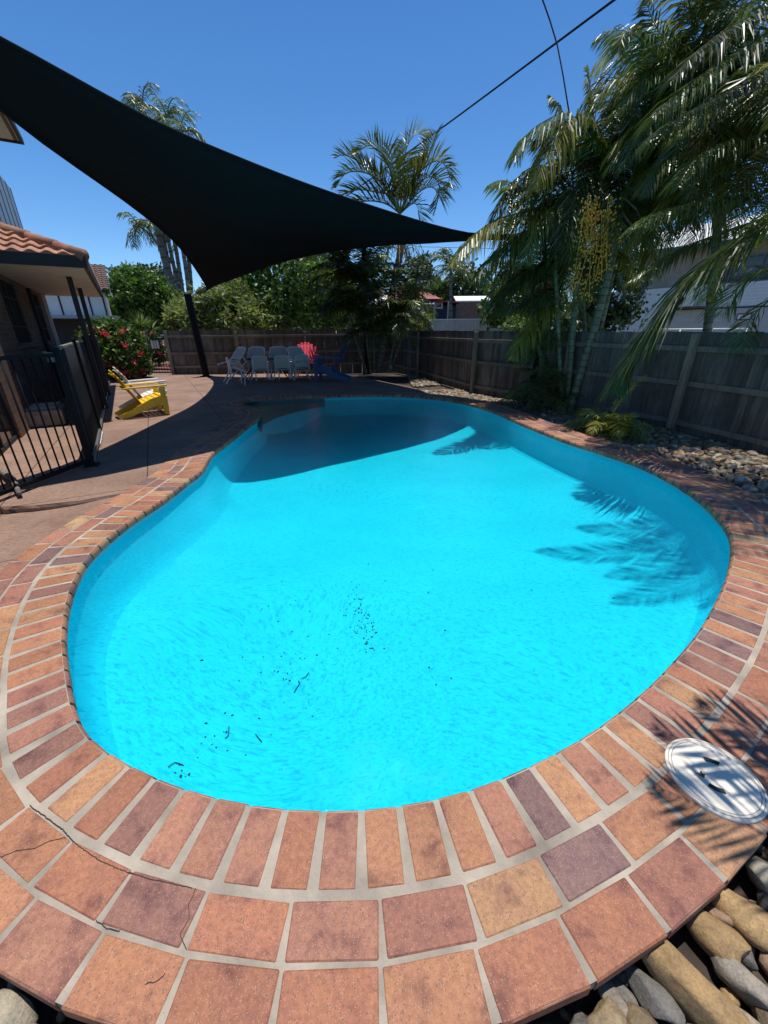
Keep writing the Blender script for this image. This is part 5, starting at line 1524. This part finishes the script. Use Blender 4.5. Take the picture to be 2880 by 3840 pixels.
T2('grass_shrub', 'bright green shrub tops just over the right fence', 1960, 1222, 60, 18, 16, MA['leaf'], n=40, leaf=.08, per=24, cl=.2, base=1.2, trunk=.04, cat='shrub')
T2('pale_shrub', 'pale grey green shrub above the far fence beside the palm clump', 1545, 1215, 60, 28, 20, MA['fine'], n=70, leaf=.10, per=24, cl=.25, trunk=.04, cat='shrub')
# flowering bush by the gate
def bush(name, label, cx_, cy_, rx, ry, Y, mt, nf=0, **kw):
    T = T2(name, label, cx_, cy_, rx, ry, Y, mt, cat='shrub', **kw)
    if nf:
        m = MB(); c = at(cx_, cy_, Y); a_, b__ = pxr(rx, Y), pxr(ry, Y)
        for k in range(nf):
            th = q.uniform(0, 6.28); z = q.uniform(-.7, .9); rr_ = math.sqrt(1 - z * z); p = c + Vector((math.cos(th) * rr_ * a_, -abs(math.sin(th)) * rr_ * a_, z * b__)) * 1.04
            crown(m, p, (.02, .02, .02), q, 3, .055, 12, .10)
        m.build('blossom', MA['flower'], T)
bush('flowering_bush', 'dense glossy bush with pink flower clusters behind the white chair', 440, 1330, 85, 95, 15.2, MA['leaf'], 22, n=300, leaf=.085, per=32, cl=.22, trunk=.06, shell=.75, light=1.5, base=.8)
bush('flowering_bush', 'smaller red flowered bush seen through the gate', 560, 1310, 45, 50, 21, MA['dark'], 12, n=110, leaf=.08, per=26, cl=.22, trunk=.04, base=1.3)
bush('low_bush', 'low white flecked bush at the gate corner', 530, 1372, 32, 26, 16, MA['leaf'], 0, n=70, leaf=.05, per=26, cl=.12, trunk=.03, base=.9)
bush('variegated_bush', 'pale variegated low bush beyond the gate', 590, 1330, 30, 26, 24, MA['fine'], 0, n=70, leaf=.08, per=26, cl=.2, trunk=.03)


def spiky(label, px, py, Y, L, n_, mt, base=1.0):
    b_ = at(px, py, Y); T = thing('spiky_plant', label, 'plant', b_, 'spiky plants beyond the gate'); m = MB()
    for k in range(n_):
        a = q.uniform(0, 6.28); e = q.uniform(.15, 1.45); l = L * q.uniform(.7, 1.1); d = Vector((math.cos(a) * math.cos(e), math.sin(a) * math.cos(e), math.sin(e)))
        leaflet(m, b_, d, d.cross(Vector((.2, .1, 1))).normalized(), l, .07 * L, .25, rcol(q, base, .2))
    m.build('leaves', mt, T)
    m = MB(); m.tube([Vector((b_.x, b_.y, -.1)), b_], .06, 8); m.build('stem', MA['bark'], T)


spiky('green yucca head between the flowering bush and the far car', 525, 1225, 22, .9, 60, MA['leaf'], 1.0)
spiky('second green yucca right of the first, before the car', 568, 1240, 23, .9, 60, MA['leaf'], .8)
spiky('pale striped agave right of the gate plate', 635, 1330, 23, 1.1, 50, MA['fine'], 1.3)
m = sheet('mulch_bed', [Vector((-13.5, 19.6)), Vector((-9.2, 19.6)), Vector((-9.0, 27)), Vector((-14, 27))], [], -.10, MA['mulch'])
for cx_, w_, hh, Y, lb in ((300, 260, 40, 70, 'far strip of greenery behind the white house'),):
    pass
m = MB()
for k in range(60):
    px = q.uniform(-200, 3100); Y = q.uniform(70, 95); c = at(px, 1225 - q.uniform(-10, 22), Y); crown(m, c, (5, 3, 2.4), q, 16, .9, 14, 2.2)
m.build('distant_trees', MA['dark'], kind='stuff')
# leaf and bark litter over the soil of the right bed
m = MB()
for _ in range(900):
    y = q.uniform(.2, 13); x = q.uniform(1.5, fx(y)); v = Vector((x, y))
    if dist_edge(v) < BW + .05 or inside(v, EDGE): continue
    p = Vector((x, y, q.uniform(-.10, -.06))); a = q.uniform(0, 6.28); d = Vector((math.cos(a), math.sin(a), q.uniform(-.2, .3))); leaflet(m, p, d, d.cross(ZUP).normalized(), q.uniform(.05, .14), q.uniform(.01, .03), .3, (1, 1, 1))
m.build('dry_leaves', MA['deadleaf'], kind='stuff')
